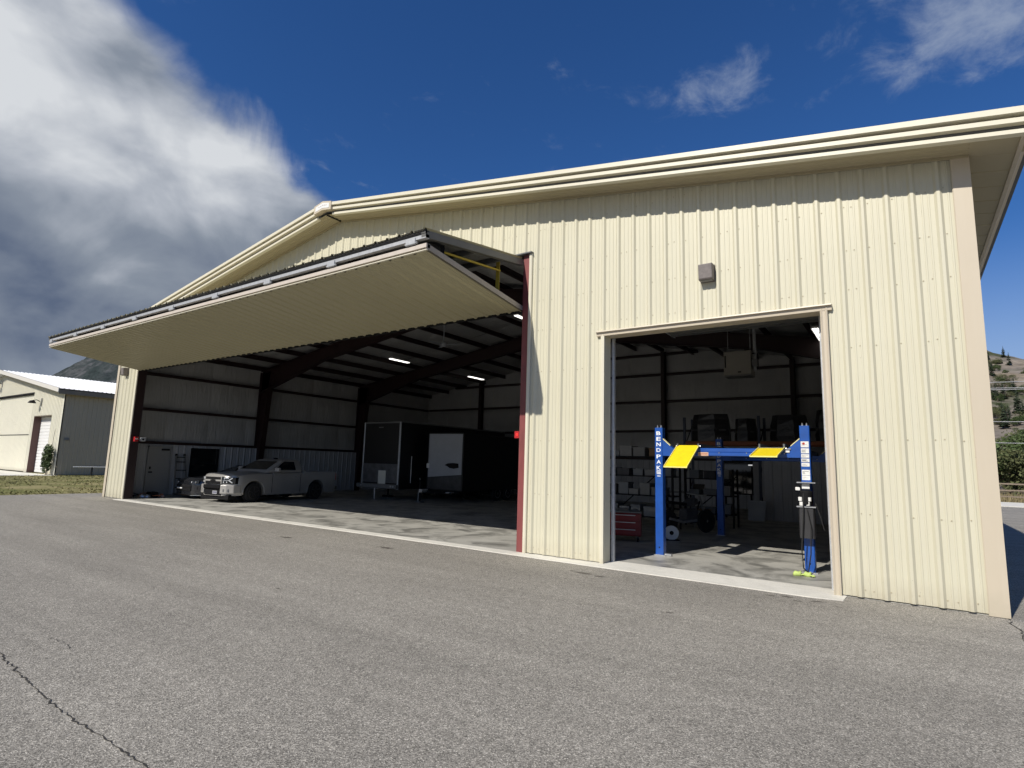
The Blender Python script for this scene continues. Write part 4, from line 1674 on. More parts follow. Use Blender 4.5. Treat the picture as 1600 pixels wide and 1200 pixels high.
def trailers():
    # black enclosed trailer
    x0, x1, y0, y1, z0, z1 = -21.75, -19.36, 8.31, 16.3, .48, 3.48
    R = thing('box_trailer', 'tall black enclosed trailer with silver corner trim standing deep in the wide bay', 'trailer', ((x0 + x1) / 2, (y0 + y1) / 2, 0), world=True)
    MB().cbox(x0, x1, y0, y1, z0, z1, .05).build('body', TRAILB, R)
    for x in (x0, x1 - .07):
        MB().cbox(x - .004, x + .074, y0 - .012, y0 + .06, z0 - .02, z1 - .02, .01).build('corner_trim', ALU, R)
    MB().box(x0 + .07, x1 - .07, y0 - .012, y0 + .05, z1 - .07, z1 - .02).build('top_trim', GREYP, R)
    MB().box(x1 - .01, x1 + .01, y0 + .06, y1, z1 - .05, z1 + .01).build('roof_rail', GREYP, R)
    gd = MB().box(x0 + .075, x1 - .075, y0 - .010, y0 + .02, .74, 1.58).build('stone_guard', M('tread_plate', (0.17, 0.175, 0.185), 0.35, 0.6, var=.3, scale=4), R)
    MB().box(-20.62, -20.14, y0 - .016, y0 - .011, .69, 1.28).build('paper_sheet', M('paper_sheet', (0.62, 0.62, 0.55), 0.8, var=.05), gd)
    MB().cbox(x0 - .15, x1 + .02, y0 - .14, y0 - .01, .50, .68, .02).build('bumper', GREYP, R)
    for xx in (x0 + .1, x1 - .35, x1 - .2):
        MB().box(xx, xx + .1, y0 - .146, y0 - .14, .55, .64).build('marker_lamp', ALU, R)
    MB().tube([(-20.75, y0 - .05, .004), (-20.75, y0 - .05, .5)], .03, 8).build('jack_stand', ALU, R)
    MB().tube([(x1 + .03, y0 + .75, .75), (x1 + .03, y0 + .75, 1.95)], .02, 8).build('grab_rail', ALU, R)
    MB().box(-20.75, -20.45, y0 - .018, y0 - .012, 3.2, 3.24).build('marker_lamp', GREYP, R)
    for yy in (12.6, 13.5):
        for xx, s_ in ((x1 - .16, 1), (x0 + .16, -1)):
            m = MB().lathe([(-.12, .24), (-.12, .34), (-.09, .37), (.09, .37), (.12, .34), (.12, .24)], 'X', (xx, yy, .374), 24)
            w = m.build('wheel', RUBBER, R)
            MB().lathe([(s_ * .11, .24), (s_ * .125, .22), (s_ * .08, .08), (s_ * .12, .05)], 'X', (xx, yy, .374), 20).build('rim', ALU, w)
    MB().box(x0 + .3, x1 - .3, 12.0, 14.2, .30, .50).build('axle_frame', BLACK, R)

    # trailer with the white nose
    x0, x1, y0, y1, z0, z1 = -18.78, -16.70, 9.52, 15.2, .50, 3.02
    R = thing('cargo_trailer', 'smaller trailer with white front panel and dark swoosh beside the tall black trailer', 'trailer', ((x0 + x1) / 2, (y0 + y1) / 2, 0), world=True)
    MB().cbox(x0, x1, y0, y1, z0, z1, .06).build('body', TRAILB, R)
    m = MB()
    m.prism([(x0 + .07, 1.05), (x1 - .07, 1.20), (x1 - .07, z1 - .06), (x0 + .07, z1 - .04)], 1, y0 - .014, y0 + .01)
    nz = m.build('nose_panel', WHITED, R)
    m = MB()
    pts = [(-17.75, 1.60), (-17.55, 1.68), (-17.25, 1.70), (-16.95, 1.68), (-16.93, 1.50), (-17.2, 1.45), (-17.45, 1.48), (-17.6, 1.56)]
    m.prism(pts, 1, y0 - .018, y0 - .0142)
    m.build('swoosh_decal', BLACK, nz)
    m = MB()
    m.prism([(x0 + .07, .54), (x1 - .07, .54), (x1 - .07, 1.18), (x0 + .07, 1.03)], 1, y0 - .013, y0 + .01)
    m.build('stone_guard', M('tread_plate_dark', (0.06, 0.062, 0.066), 0.4, 0.5, var=.3, scale=4), R)
    MB().cbox(x0 - .03, x0 + .14, y0 - .03, y0 - .012, 1.45, 1.66, .01).build('plug_box', LABELW, R)
    for sx in (-18.6, -16.9):
        MB().bar((sx, y0 - .02, .46), (-17.74, 8.28, .46), .09, .12).build('tongue_beam', BLACK, R)
    MB().cbox(-17.84, -17.64, 8.05, 8.42, .44, .58, .03).build('coupler', ALU, R)
    jk = MB().tube([(-18.08, 8.38, .05), (-18.08, 8.38, .95)], .04, 10).build('jack', BLACK, R)
    MB().cbox(-18.22, -17.94, 8.24, 8.52, .008, .05, .01).build('jack_foot', GREYP, jk)
    MB().tube([(-18.08, 8.38, .93), (-18.08, 8.32, 1.02), (-18.0, 8.28, 1.02)], .018, 6).build('jack_handle', ALU, jk)
    MB().tube([(-18.12, 8.33, .06), (-18.12, 8.33, .42)], .014, 6).build('jack_screw', ALU, jk)
    MB().cbox(-17.3, -16.95, 9.0, 9.3, .42, .47, .01).build('step', ALU, R)
    for yy in (12.2, 13.05):
        for xx, s_ in ((x1 - .16, 1), (x0 + .16, -1)):
            m = MB().lathe([(-.11, .22), (-.11, .31), (-.08, .34), (.08, .34), (.11, .31), (.11, .22)], 'X', (xx, yy, .344), 24)
            w = m.build('wheel', RUBBER, R)
            MB().lathe([(s_ * .10, .22), (s_ * .115, .2), (s_ * .07, .08), (s_ * .11, .05)], 'X', (xx, yy, .344), 20).build('rim', ALU, w)
    MB().box(x0 + .3, x1 - .3, 11.8, 13.5, .30, .52).build('axle_frame', BLACK, R)


trailers()


# ------------------------------------------------------------------ small things in the wide bay
def ladder():
    R = thing('step_ladder', 'dark step ladder leaning against the ribbed wall beside the grey man door', 'ladder', (-26.35, 2.55, 0))
    def P_(t, side):
        return (-.02 - .36 * t, side * (.27 - .10 * t), .02 + 1.66 * t)
    for s_ in (-1, 1):
        MB().bar(P_(0, s_), P_(1, s_), .05, .07, (1, 0, 0)).build('rail', GREYP, R)
        MB().lathe([(-.03, .05), (.03, .05)], 'Y', P_(1.02, s_), 10).build('rail_cap', BLACK, R)
    for k, t in enumerate((.2, .42, .63, .84, .96)):
        a, b = P_(t, -1), P_(t, 1)
        MB().bar(a, b, .09, .035).build('rung', BLACK, R)


ladder()

R = thing('tool_pile', 'low heap of tangled tools and pinkish scraps on the floor by the left door post', 'tool pile', (-26.0, 1.15, .004))
rr = random.Random(5)
for k in range(5):
    a = rr.uniform(0, 6)
    cx, cy = rr.uniform(-.5, .45), rr.uniform(-.35, .35)
    pts = [(cx + (.12 + .02 * i) * math.cos(a + i * .9), cy + (.10 + .015 * i) * math.sin(a + i * .9), .03 + .012 * i + .03 * rr.random()) for i in range(9)]
    MB().tube(pts, .016, 6).build('hose', M('orange_hose', (0.42, 0.14, 0.06), .6) if k % 2 else CABLE, R)
for k in range(9):
    cx, cy, s_ = rr.uniform(-.55, .5), rr.uniform(-.4, .4), rr.uniform(.05, .12)
    m = MB()
    m.lathe([(0, s_ * .7), (s_ * .3, s_), (s_ * .9, s_ * .8), (s_ * 1.3, s_ * .35)], 'Z', (cx, cy, 0.0), 7)
    m.build('scrap', [M('pink_scrap', (0.55, 0.34, 0.27), .8), GREYP, CLOTH, ALU][k % 4], R)
MB().cbox(-.1, .35, -.05, .2, .0, .22, .03).build('tool_case', BLACK, R)

# far trestle with a dark motor behind the pickup bed
R = thing('engine_stand', 'dark engine on a stand in the shadow behind the pickup bed', 'engine', (-21.3, 9.6, 0))
MB().cbox(-.25, .25, -.3, .3, .55, 1.0, .06).build('engine_block', CLOTH, R)
MB().bar((-.35, 0, .06), (.35, 0, .06), .08, .1).build('stand_base', BLACK, R)
MB().bar((0, 0, .05), (0, 0, .6), .09, .09).build('stand_post', BLACK, R)
MB().tube([(-.2, -.25, 1.0), (.1, -.3, 1.1), (.25, .1, 1.05)], .04, 8).build('manifold', GREYP, R)


# ------------------------------------------------------------------ the smaller bay behind the lift
def crate(x, y, z, sx, sy, sz, mat, label, cat='box', name='storage_box', rot=0.0, group=None):
    T = thing(name, label, cat, (x, y, z), rot, group)
    MB().cbox(-sx / 2, sx / 2, -sy / 2, sy / 2, 0, sz * .82, .012).build('box_body', mat, T)
    MB().cbox(-sx / 2 - .012, sx / 2 + .012, -sy / 2 - .012, sy / 2 + .012, sz * .82, sz, .01).build('box_lid', mat, T)
    return T


def shelf_unit(x0, x1, y0, y1, levels, h, label):
    T = thing('shelving_unit', label, 'shelving', ((x0 + x1) / 2, (y0 + y1) / 2, 0), world=True)
    for x in (x0, x1 - .05):
        for y in (y0, y1 - .05):
            MB().box(x, x + .05, y, y + .05, .004, h).build('upright', BLACK, T)
    for z in levels:
        MB().box(x0 + .002, x1 - .002, y0 + .002, y1 - .002, z - .03, z).build('shelf', BLACK, T)
    MB().bar((x0 + .02, y1 - .03, .3), (x1 - .02, y1 - .03, h - .2), .03, .012, (0, 1, 0)).build('brace', BLACK, T)
    return T


LVS = (.35, .95, 1.5, 2.05)
shelf_unit(-8.5, -6.35, 6.2, 6.9, LVS, 2.35, 'black steel shelves of boxes seen left of the front left lift post')
shelf_unit(-6.75, -5.25, 8.4, 9.0, (.4, .95, 1.45), 1.75, 'dark low shelves seen between the left lift posts')
mats_ = [M('pale_bin', (.17, .17, .165), .6), CLOTH, GREYP, M('pale_bin', (0, 0, 0)), M('grey_bin', (.16, .17, .18), .6)]
names_ = ['pale', 'black', 'grey', 'white', 'slate']
rr = random.Random(11)
words = ['on the lowest shelf', 'on the second shelf', 'on the third shelf', 'on the top shelf']
ends = ['at the left end', 'left of the middle', 'in the middle', 'right of the middle', 'at the right end']
for li, z in enumerate(LVS):
    x = -8.4
    k = 0
    while x < -6.8 and k < 5:
        w = rr.uniform(.26, .40)
        i = rr.randrange(5)
        hh_ = rr.uniform(.16, .34)
        if li == 3 and k >= 3:
            break
        crate(x + w / 2, 6.5 + rr.uniform(-.05, .05), z + .001, w, .42, hh_, mats_[i],
              '%s box %s of the tall black shelving, %s' % (names_[i], words[li], ends[k]), 'box', 'storage_box', rr.uniform(-.06, .06), 'boxes on the tall black shelving')
        x += w + rr.uniform(.03, .10)
        k += 1
crate(-6.75, 6.52, 2.055, .66, .48, .24, CARD, 'brown cardboard box at the right end of the top shelf behind the left lift post', 'box', 'cardboard_box', .03)
words2 = ['on the lowest shelf of the low dark shelving', 'on the middle shelf of the low dark shelving', 'on top of the low dark shelving']
for li, z in enumerate((.4, .95, 1.45)):
    for k, x in enumerate((-6.45, -6.0, -5.55)):
        i = rr.randrange(5)
        crate(x, 8.7, z + .001, rr.uniform(.28, .38), .38, rr.uniform(.14, .3), mats_[i],
              '%s bin %s, %s of three' % (names_[i], words2[li], ('leftmost', 'middle', 'rightmost')[k]), 'bin', 'storage_bin', rr.uniform(-.08, .08), 'bins on the low shelving')

# red tool cart by the left jamb
T = thing('tool_cart', 'dark red wheeled tool cart just inside the left jamb of the smaller doorway', 'tool cart', (-6.55, 3.35, .004), .35)
MB().cbox(-.38, .38, -.24, .24, .13, .66, .02).build('cabinet', REDP, T)
for k in range(3):
    d = MB().cbox(-.35, .35, -.262, -.242, .16 + k * .165, .30 + k * .165, .006).build('drawer', REDP, T)
    MB().box(-.25, .25, -.275, -.263, .27 + k * .165, .285 + k * .165).build('handle', ALU, d)
MB().box(-.40, .40, -.26, .26, .66, .69).build('top_tray', GREYP, T)
for x in (-.3, .3):
    for y in (-.18, .18):
        MB().lathe([(-.02, .06), (.02, .06)], 'X', (x, y, .062), 12).build('castor', BLACK, T)
        MB().bar((x, y, .07), (x, y, .14), .05, .05).build('castor_fork', GREYP, T)
T = thing('rag_heap', 'crumpled pale rags on top of the dark red tool cart', 'rags', (-6.52, 3.36, .695))
m = MB()
for k in range(6):
    cx, cy = rr.uniform(-.2, .2), rr.uniform(-.12, .12)
    m.lathe([(0, .10), (.02, .12), (.05, .07), (.06, .02)], 'Z', (cx, cy, 0), 7)
m.build('rag', M('pale_bin', (0, 0, 0)), T)

T = thing('hose_reel', 'white round reel on the floor behind the front left lift post', 'reel', (-5.72, 4.2, .004), .5)
MB().lathe([(-.03, .03), (-.03, .17), (.03, .17), (.03, .03)], 'Y', (0, 0, .18), 20).build('reel_disc', LABELW, T)
MB().lathe([(-.04, .05), (.04, .05)], 'Y', (0, 0, .18), 12).build('hub', BLACK, T)
MB().bar((-.18, 0, .012), (.18, 0, .012), .16, .02).build('reel_base', BLACK, T)


def motorbike():
    R = thing('motorbike', 'dark motorbike parked between the lift and the workbench', 'motorbike', (-5.9, 6.0, .004), -.5)
    for y in (-.68, .68):
        w = MB().lathe([(-.05, .24), (-.055, .29), (0, .32), (.055, .29), (.05, .24)], 'X', (0, y, .32), 24).build('wheel', RUBBER, R)
        m = MB()
        for k in range(8):
            a = k * math.pi / 4
            m.bar((0, y, .32), (0, y + .25 * math.cos(a), .32 + .25 * math.sin(a)), .012, .012, (1, 0, 0))
        m.lathe([(-.05, .04), (.05, .04)], 'X', (0, y, .32), 10)
        m.build('rim', ALU, w)
    MB().tube([(0, .68, .32), (0, .52, .80), (0, .45, 1.0)], .03, 8).build('fork', GREYP, R)
    MB().tube([(-.36, .34, 1.04), (-.1, .43, 1.02), (.1, .43, 1.02), (.36, .34, 1.04)], .014, 8).build('handlebar', ALU, R)
    MB().loft([[(-.06, .35, .78), (.06, .35, .78), (.05, .35, .92), (-.05, .35, .92)], [(-.14, .15, .74), (.14, .15, .74), (.12, .15, .95), (-.12, .15, .95)], [(-.08, -.1, .72), (.08, -.1, .72), (.07, -.1, .84), (-.07, -.1, .84)]]).build('fuel_tank', CLOTH, R, bevel=.02)
    MB().loft([[(-.10, -.08, .74), (.10, -.08, .74), (.09, -.08, .82), (-.09, -.08, .82)], [(-.08, -.72, .80), (.08, -.72, .80), (.07, -.72, .88), (-.07, -.72, .88)]]).build('saddle', BLACK, R, bevel=.02)
    MB().cbox(-.14, .14, -.15, .25, .28, .66, .05).build('engine', CLOTH, R)
    MB().tube([(0, .45, .85), (0, .25, .3), (0, -.3, .32), (0, -.68, .32)], .025, 8).build('frame', BLACK, R)
    MB().tube([(.13, .2, .35), (.15, -.3, .32), (.15, -.75, .42)], .035, 8).build('exhaust', ALU, R)


motorbike()

T = thing('workbench', 'pale-topped workbench against the back of the smaller bay', 'workbench', (-7.3, 11.2, 0))
MB().box(-.95, .95, -.35, .35, .86, .91).build('bench_top', M('pale_bin', (0, 0, 0)), T)
for x in (-.88, .88):
    for y in (-.3, .3):
        MB().box(x - .035, x + .035, y - .035, y + .035, .004, .86).build('leg', BLACK, T)
MB().box(-.85, .85, -.28, .3, .25, .28).build('lower_shelf', BLACK, T)
T = thing('laptop', 'open dark laptop standing on the pale-topped workbench', 'laptop', (-7.15, 11.1, .911))
MB().box(-.2, .2, -.14, .14, 0, .02).build('keyboard', BLACK, T)
MB().loft([[(-.2, .13, .02), (.2, .13, .02), (.2, .22, .29), (-.2, .22, .29)], [(-.2, .145, .02), (.2, .145, .02), (.2, .235, .29), (-.2, .235, .29)]]).build('screen', GLASS, T)
T = thing('paper_stack', 'untidy stack of pale papers on the left of the workbench', 'papers', (-7.9, 11.15, .911))
for k in range(4):
    MB().box(-.15 + .01 * k, .14 + .02 * k, -.1, .1, k * .012, k * .012 + .010).build('sheet', LABELW if k % 2 else M('pale_bin', (0, 0, 0)), T)

T = thing('work_stool', 'small metal stool with yellow seat edge in front of the workbench', 'stool', (-6.05, 8.0, .004))
MB().cbox(-.2, .2, -.18, .18, .50, .54, .02).build('seat', CARD, T)
for x in (-.17, .17):
    for y in (-.15, .15):
        MB().bar((x * 1.25, y * 1.2, 0), (x * .9, y * .9, .5), .03, .03).build('leg', ALU, T)
MB().bar((-.18, -.16, .22), (.18, -.16, .22), .025, .025).build('stretcher', ALU, T)
MB().bar((-.18, .16, .22), (.18, .16, .22), .025, .025).build('stretcher', ALU, T)

# ribbed screen wall, board, racking
T = thing('ribbed_screen', 'grey ribbed metal screen standing behind the lift on the right', 'screen', (-4.1, 12.45, 0), world=True)
x = -5.22
while x < -.6:
    m = MB()
    P = clip_prof(prof(x, 3, .026), x, min(x + 3 * RIB, -.6))
    sheet(m, P, lambda q: .01, lambda q: 2.12, (), lambda q, o, z: (q, 12.45 - o, z))
    m.build('screen_sheet', LINER, T)
    x += 3 * RIB
MB().box(-5.22, -.6, 12.455, 12.52, 2.10, 2.16).build('screen_rail', BLACK, T)
for xx in (-5.15, -2.9, -.7):
    MB().box(xx - .04, xx + .04, 12.46, 12.56, .004, 2.1).build('screen_post', BLACK, T)
T = thing('leaning_board', 'pale flat board leaning at the foot of the ribbed screen', 'board', (-5.35, 11.95, .004))
m = MB()
m.loft([[(-.30, 0, 0), (.24, 0, 0), (.30, .14, .68), (-.30, .14, .68)], [(-.30, .03, 0), (.24, .03, 0), (.30, .17, .68), (-.30, .17, .68)]])
m.build('panel', WHITED, T)
MB().bar((-.28, .12, .66), (.28, .12, .66), .02, .02).build('edge_strip', ALU, T)
T = thing('wall_television', 'dark framed display on the wall behind the lift', 'display', (-6.0, 12.6, .85))
MB().cbox(-.62, .42, 0, .06, 0, 1.25, .015).build('frame', BLACK, T)
MB().box(-.57, .37, -.004, .0, .05, 1.2).build('screen', GLASS, T)
MB().box(.28, .42, -.02, -.002, 1.06, 1.10).build('status_lamp', M('status_lamp', (.8, .8, .8), .4, emit=(1, 1, 1), estr=.6), T)
for xx in (-.55, .35):
    MB().box(xx - .03, xx + .03, .0, .06, -.846, .0).build('stand_leg', BLACK, T)

T = thing('pallet_rack', 'tall storage rack with dull orange beams across the back of the smaller bay', 'storage rack', (-5.2, 13.4, 0), world=True)
for xx in (-8.1, -5.35, -2.6, -.75):
    for yy in (12.75, 13.75):
        MB().box(xx - .045, xx + .045, yy - .04, yy + .04, .004, 3.75).build('upright', M('rack_upright', (.02, .03, .06), .5), T)
    for k in range(3):
        MB().bar((xx, 12.75, .4 + k * 1.1), (xx, 13.75, 1.3 + k * 1.1), .03, .03).build('brace', BLACK, T)
for yy in (12.70, 13.80):
    for a, b in ((-8.05, -5.4), (-5.3, -2.65), (-2.55, -.8)):
        MB().cbox(a, b, yy - .025, yy + .025, 2.66, 2.79, .01).build('beam', ORANGE, T)
MB().box(-8.05, -.8, 12.73, 13.77, 2.795, 2.82).build('deck', CARD, T)
for k, (xx, w, h) in enumerate(((-7.2, 1.5, 1.05), (-5.9, .8, .85), (-4.4, 1.3, .95), (-3.2, .7, 1.1), (-1.7, 1.2, .9))):
    T2 = thing('wrapped_load', ['large plastic-wrapped dark load at the left end of the orange rack', 'narrow dark load second from the left on the orange rack',
               'wide dark load in the middle of the orange rack', 'tall slim dark load right of the middle on the orange rack',
               'dark load at the right end of the orange rack'][k], 'load', (xx, 13.2, 2.821), group='loads on the orange rack')
    m = MB()
    rings = []
    for q in range(6):
        z = h * q / 5
        s_ = 1 - .12 * (q / 5) ** 3
        rings.append([(w / 2 * s_ * math.cos(a) * (1.15 if abs(math.cos(a)) < .9 else 1) + rr.uniform(-.02, .02), .4 * s_ * math.sin(a) * 1.15 + rr.uniform(-.02, .02), z) for a in np.linspace(.3, .3 + 2 * math.pi, 9)[:-1]])
    m.loft(rings)
    m.build('wrapped_body', M('black_wrap', (.022, .022, .024), .3, bump=.6, bscale=9), T2)
    MB().box(-w / 2 * .9, w / 2 * .9, -.36, -.33, h * .38, h * .44).build('strap', CLOTH, T2)
T = thing('tool_chest', 'dark red tool chest behind the right lift post', 'tool chest', (-1.55, 6.2, .004))
MB().cbox(-.4, .4, -.25, .25, .1, 1.35, .015).build('cabinet', REDP, T)
for k in range(5):
    d = MB().cbox(-.37, .37, -.27, -.252, .18 + k * .23, .38 + k * .23, .006).build('drawer', REDP, T)
    MB().box(-.25, .25, -.285, -.271, .345 + k * .23, .36 + k * .23).build('handle', ALU, d)
for x in (-.32, .32):
    for y in (-.18, .18):
        MB().lathe([(-.025, .05), (.025, .05)], 'X', (x, y, .052), 12).build('castor', BLACK, T)
#@@PART4

# ------------------------------------------------------------------ neighbouring hangar
NX, NY, NE = -52.5, 6.0, 6.2
NXL = -82.1
NAP = (NX + NXL) / 2


def nz(x):
    return NE + SL * (min(NX - x, x - NXL) if NXL <= x <= NX else (NX - x if x > NX else x - NXL))


def neighbour():
    R = thing('neighbour_hangar', 'cream hangar with white metal roof at the far left beyond the grass', 'hangar', (NAP, NY + 9, 0), world=True)
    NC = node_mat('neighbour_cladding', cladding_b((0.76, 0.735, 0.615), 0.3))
    NS = node_mat('neighbour_shaded_cladding', cladding_b((0.45, 0.39, 0.30), 0.5))  # cream darkened for the shaded walls; shade is put into the colour
    big = (-76.2, -59.3, -1, 6.45)
    rol = (-58.75, -54.62, -1, 4.5)
    x = NX
    while x > NXL + .01:
        lo = max(NXL, x - 3 * RIB)
        m = MB()
        P = clip_prof(prof(x - 3 * RIB, 3, .055), lo, x, (big[0], big[1], rol[0], rol[1], NAP))
        sheet(m, P, lambda q: .01, lambda q: nz(q), (big, rol), lambda q, o, z: (q, NY - o, z))
        if m.f:
            m.build('wall_panel', NC, R)
        x = lo
    sp = None
    for k in range(20):
        y0 = NY + .02 + k * 3 * RIB
        if sp is None:
            m = MB()
            sheet(m, prof(0, 3, .055), lambda q: .01, lambda q: NE, (), lambda q, o, z: (o, q, z))
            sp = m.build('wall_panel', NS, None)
            sp.parent = R
            sp.location = (NX - R.location.x, y0 - R.location.y, 0)
        else:
            shared(sp, 'wall_panel', R, (NX - R.location.x, y0 - R.location.y, 0))
    ye = NY + .02 + 60 * RIB
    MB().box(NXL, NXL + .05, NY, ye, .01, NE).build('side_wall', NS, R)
    m = MB()
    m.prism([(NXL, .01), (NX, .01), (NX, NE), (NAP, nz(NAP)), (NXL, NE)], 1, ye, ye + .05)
    m.build('back_wall', NS, R)
    # roof sheets
    rs = None
    for k in range(21):
        y0 = NY - .62 + k * 3 * RIB
        if rs is None:
            m = MB()
            xo = NX + .55
            for (ya, oa), (yb, ob) in zip(prof(0, 3, .05), prof(0, 3, .05)[1:]):
                m.add([(xo, ya, nz(xo) + .22 + oa), (xo, yb, nz(xo) + .22 + ob), (NAP, yb, nz(NAP) + .22 + ob), (NAP, ya, nz(NAP) + .22 + oa)], [(0, 1, 2, 3)])
            rs = m.build('roof_sheet', ROOFW, None)
            rs.parent = R
            rs.location = (-R.location.x, y0 - R.location.y, 0)
        else:
            shared(rs, 'roof_sheet', R, (-R.location.x, y0 - R.location.y, 0))
    m = MB()
    m.loft([[(q, NY - .62, nz(q) + .05), (q, ye + .6, nz(q) + .05), (q, ye + .6, nz(q) + .2), (q, NY - .62, nz(q) + .2)] for q in (NXL - .5, NAP)])
    m.build('roof', ROOFW, R)
    m = MB()
    m.loft([[(q, NY - .60, nz(q) + .02), (q, ye + .6, nz(q) + .02), (q, ye + .6, nz(q) + .10), (q, NY - .60, nz(q) + .10)] for q in (NX + .5, NAP)])
    m.build('roof_deck', M('brown_soffit', (0.20, 0.17, 0.135), .7, var=.08), R)
    for a, b in ((NX + .56, NAP), (NAP, NXL - .56)):
        m = MB()
        m.loft([[(q, NY - .66, nz(q) - .06), (q, NY - .61, nz(q) - .06), (q, NY - .61, nz(q) + .25), (q, NY - .66, nz(q) + .25)] for q in (a, b)])
        m.build('rake_trim', M('white_rake', (.62, .60, .55), .5), R)
    m = MB().box(NX + .44, NX + .52, NY - .6, ye + .6, NE - .26, NE + .06)
    m.build('eave_trim', M('brown_soffit', (0, 0, 0)), R)
    MB().box(NX - .12, NX + .06, NY - .07, NY - .058, .01, NE).build('corner_trim', NC, R)
    # big closed door in two leaves
    bd = MB().box(big[0], big[1] + .03, NY - .05, NY - .036, 6.32, 6.46).build('big_door', BLACK, R)
    for z0, z1 in ((.05, 2.98), (3.03, 6.3)):
        q = big[1] - .06
        while q > big[0] + .1:
            lo = max(big[0] + .05, q - 6 * RIB)
            m = MB()
            P = clip_prof(prof(q - 6 * RIB, 6, .04), lo, q)
            sheet(m, P, lambda s_: z0, lambda s_: z1, (), lambda s_, o, z: (s_, NY + .14 - o, z))
            m.build('door_sheet', NC, bd)
            q = lo
    MB().box(big[0], big[1], NY + .10, NY + .2, 2.975, 3.035).build('fold_gap', BLACK, bd)
    MB().box(big[1] - .10, big[1], NY + .0, NY + .2, 0.01, 6.4).build('door_edge', BLACK, bd)
    # recessed white roller door
    rd = MB().box(rol[0], rol[0] + .05, NY + .0, NY + .55, .01, 4.5).build('roller_door', M('brown_reveal', (.10, .05, .045), .6), R)
    MB().box(rol[0], rol[1], NY + .0, NY + .55, 4.45, 4.5).build('lintel', M('brown_soffit', (0, 0, 0)), rd)
    MB().box(rol[1] - .05, rol[1], NY + .0, NY + .55, .01, 4.45).build('jamb', NC, rd)
    for k in range(18):
        z = .02 + k * .246
        m = MB()
        m.prism([(NY + .50, z), (NY + .47, z + .03), (NY + .47, z + .21), (NY + .50, z + .238), (NY + .53, z + .238), (NY + .53, z)], 0, rol[0] + .06, rol[1] - .05)
        m.build('slat', WHITEP, rd)
    MB().cbox(NX + .03, NX + .09, NY + .25, NY + .55, 2.55, 2.75, .01).build('vent_box', GREYP, R)
    return R


neighbour()


def barn_lamp(x, z, label):
    T = thing('gooseneck_lamp', label, 'lamp', (x, NY - .03, z), group='gooseneck lamps on the far hangar')
    MB().tube([(0, 0, 0), (0, -.25, .12), (0, -.5, .05)], .03, 6).build('arm', BLACK, T)
    MB().lathe([(.06, .04), (.03, .16), (-.12, .26), (-.16, .27)], 'Z', (0, -.52, 0), 12).build('lamp_shade', BLACK, T)
    MB().cbox(.30, .40, -.05, .0, -.35, .25, .01).build('conduit_box', GREYP, T)


barn_lamp(-57.7, 5.62, 'black gooseneck lamp above the white roller door of the far hangar')
barn_lamp(-68.6, 7.68, 'black gooseneck lamp high under the gable of the far hangar')

T = thing('pipe_rail', 'pale horizontal pipe rail along the shaded side of the far hangar', 'rail', (-51.5, 8.2, 0))
MB().tube([(0, -1.45, .62), (0, 2.6, .62)], .035, 8).build('pipe', WHITEP, T)
for y in (-.25, 2.2):
    MB().bar((0, y, -.05), (0, y, .62), .07, .07).build('post', BLACK, T)

structure('neighbour_apron', MB().box(-84, -51.9, 2.6, 5.99, -.11, -.02), APRONC)


# ------------------------------------------------------------------ plants
def leaf_cloud(n, fn, size, seed):
    """n leaf-sized bent quads at points fn(rng) -> (x,y,z)"""
    rg = np.random.RandomState(seed)
    vs, fs = [], []
    for k in range(n):
        p = np.array(fn(rg))
        s_ = size * rg.uniform(.6, 1.3)
        a = rg.normal(size=3)
        a /= np.linalg.norm(a)
        b = np.cross(a, rg.normal(size=3))
        b /= np.linalg.norm(b)
        o = len(vs)
        vs += [tuple(p - a * s_), tuple(p + b * s_ * .55), tuple(p + a * s_), tuple(p - b * s_ * .55)]
        fs.append((o, o + 1, o + 2, o + 3))
    m = MB()
    m.v, m.f = vs, fs
    return m


LEAF1 = M('leaf_green', (0.055, 0.085, 0.022), .7, var=.45, scale=1.2)
LEAF2 = M('leaf_olive', (0.085, 0.095, 0.035), .75, var=.4, scale=1.5)
PINE = M('pine_needles', (0.030, 0.048, 0.022), .85, var=.4, scale=.8)
BARK = M('bark', (0.10, 0.075, 0.055), .9, var=.3, scale=6)


def shrub(h, r, n, seed, mat, leaf, label, loc, group):
    T = thing('leafy_tree', label, 'tree', loc, random.uniform(0, 6), group)
    rg0 = np.random.RandomState(seed)
    cl = [(rg0.uniform(-r, r) * .75, rg0.uniform(-r, r) * .75, h * rg0.uniform(.28, .9), r * rg0.uniform(.28, .5)) for _ in range(11)]

    def fn(rg):
        c = cl[rg.randint(len(cl))]
        d = rg.normal(size=3)
        d /= np.linalg.norm(d)
        q = c[3] * rg.uniform(.55, 1.05)
        return (c[0] + d[0] * q, c[1] + d[1] * q, max(.1, c[2] + d[2] * q * .85))
    leaf_cloud(n, fn, leaf, seed).build('crown', mat, T)
    m = MB()
    m.tube([(0, 0, -.05), (.05, 0, h * .4), (0, .1, h * .7)], [r * .07, r * .05, r * .02], 7)
    for c in cl[:6]:
        m.tube([(0, 0, h * .25), (c[0] * .6, c[1] * .6, c[2] * .8), (c[0], c[1], c[2])], [r * .035, r * .025, r * .01], 5)
    m.build('trunk', BARK, T)
    return T


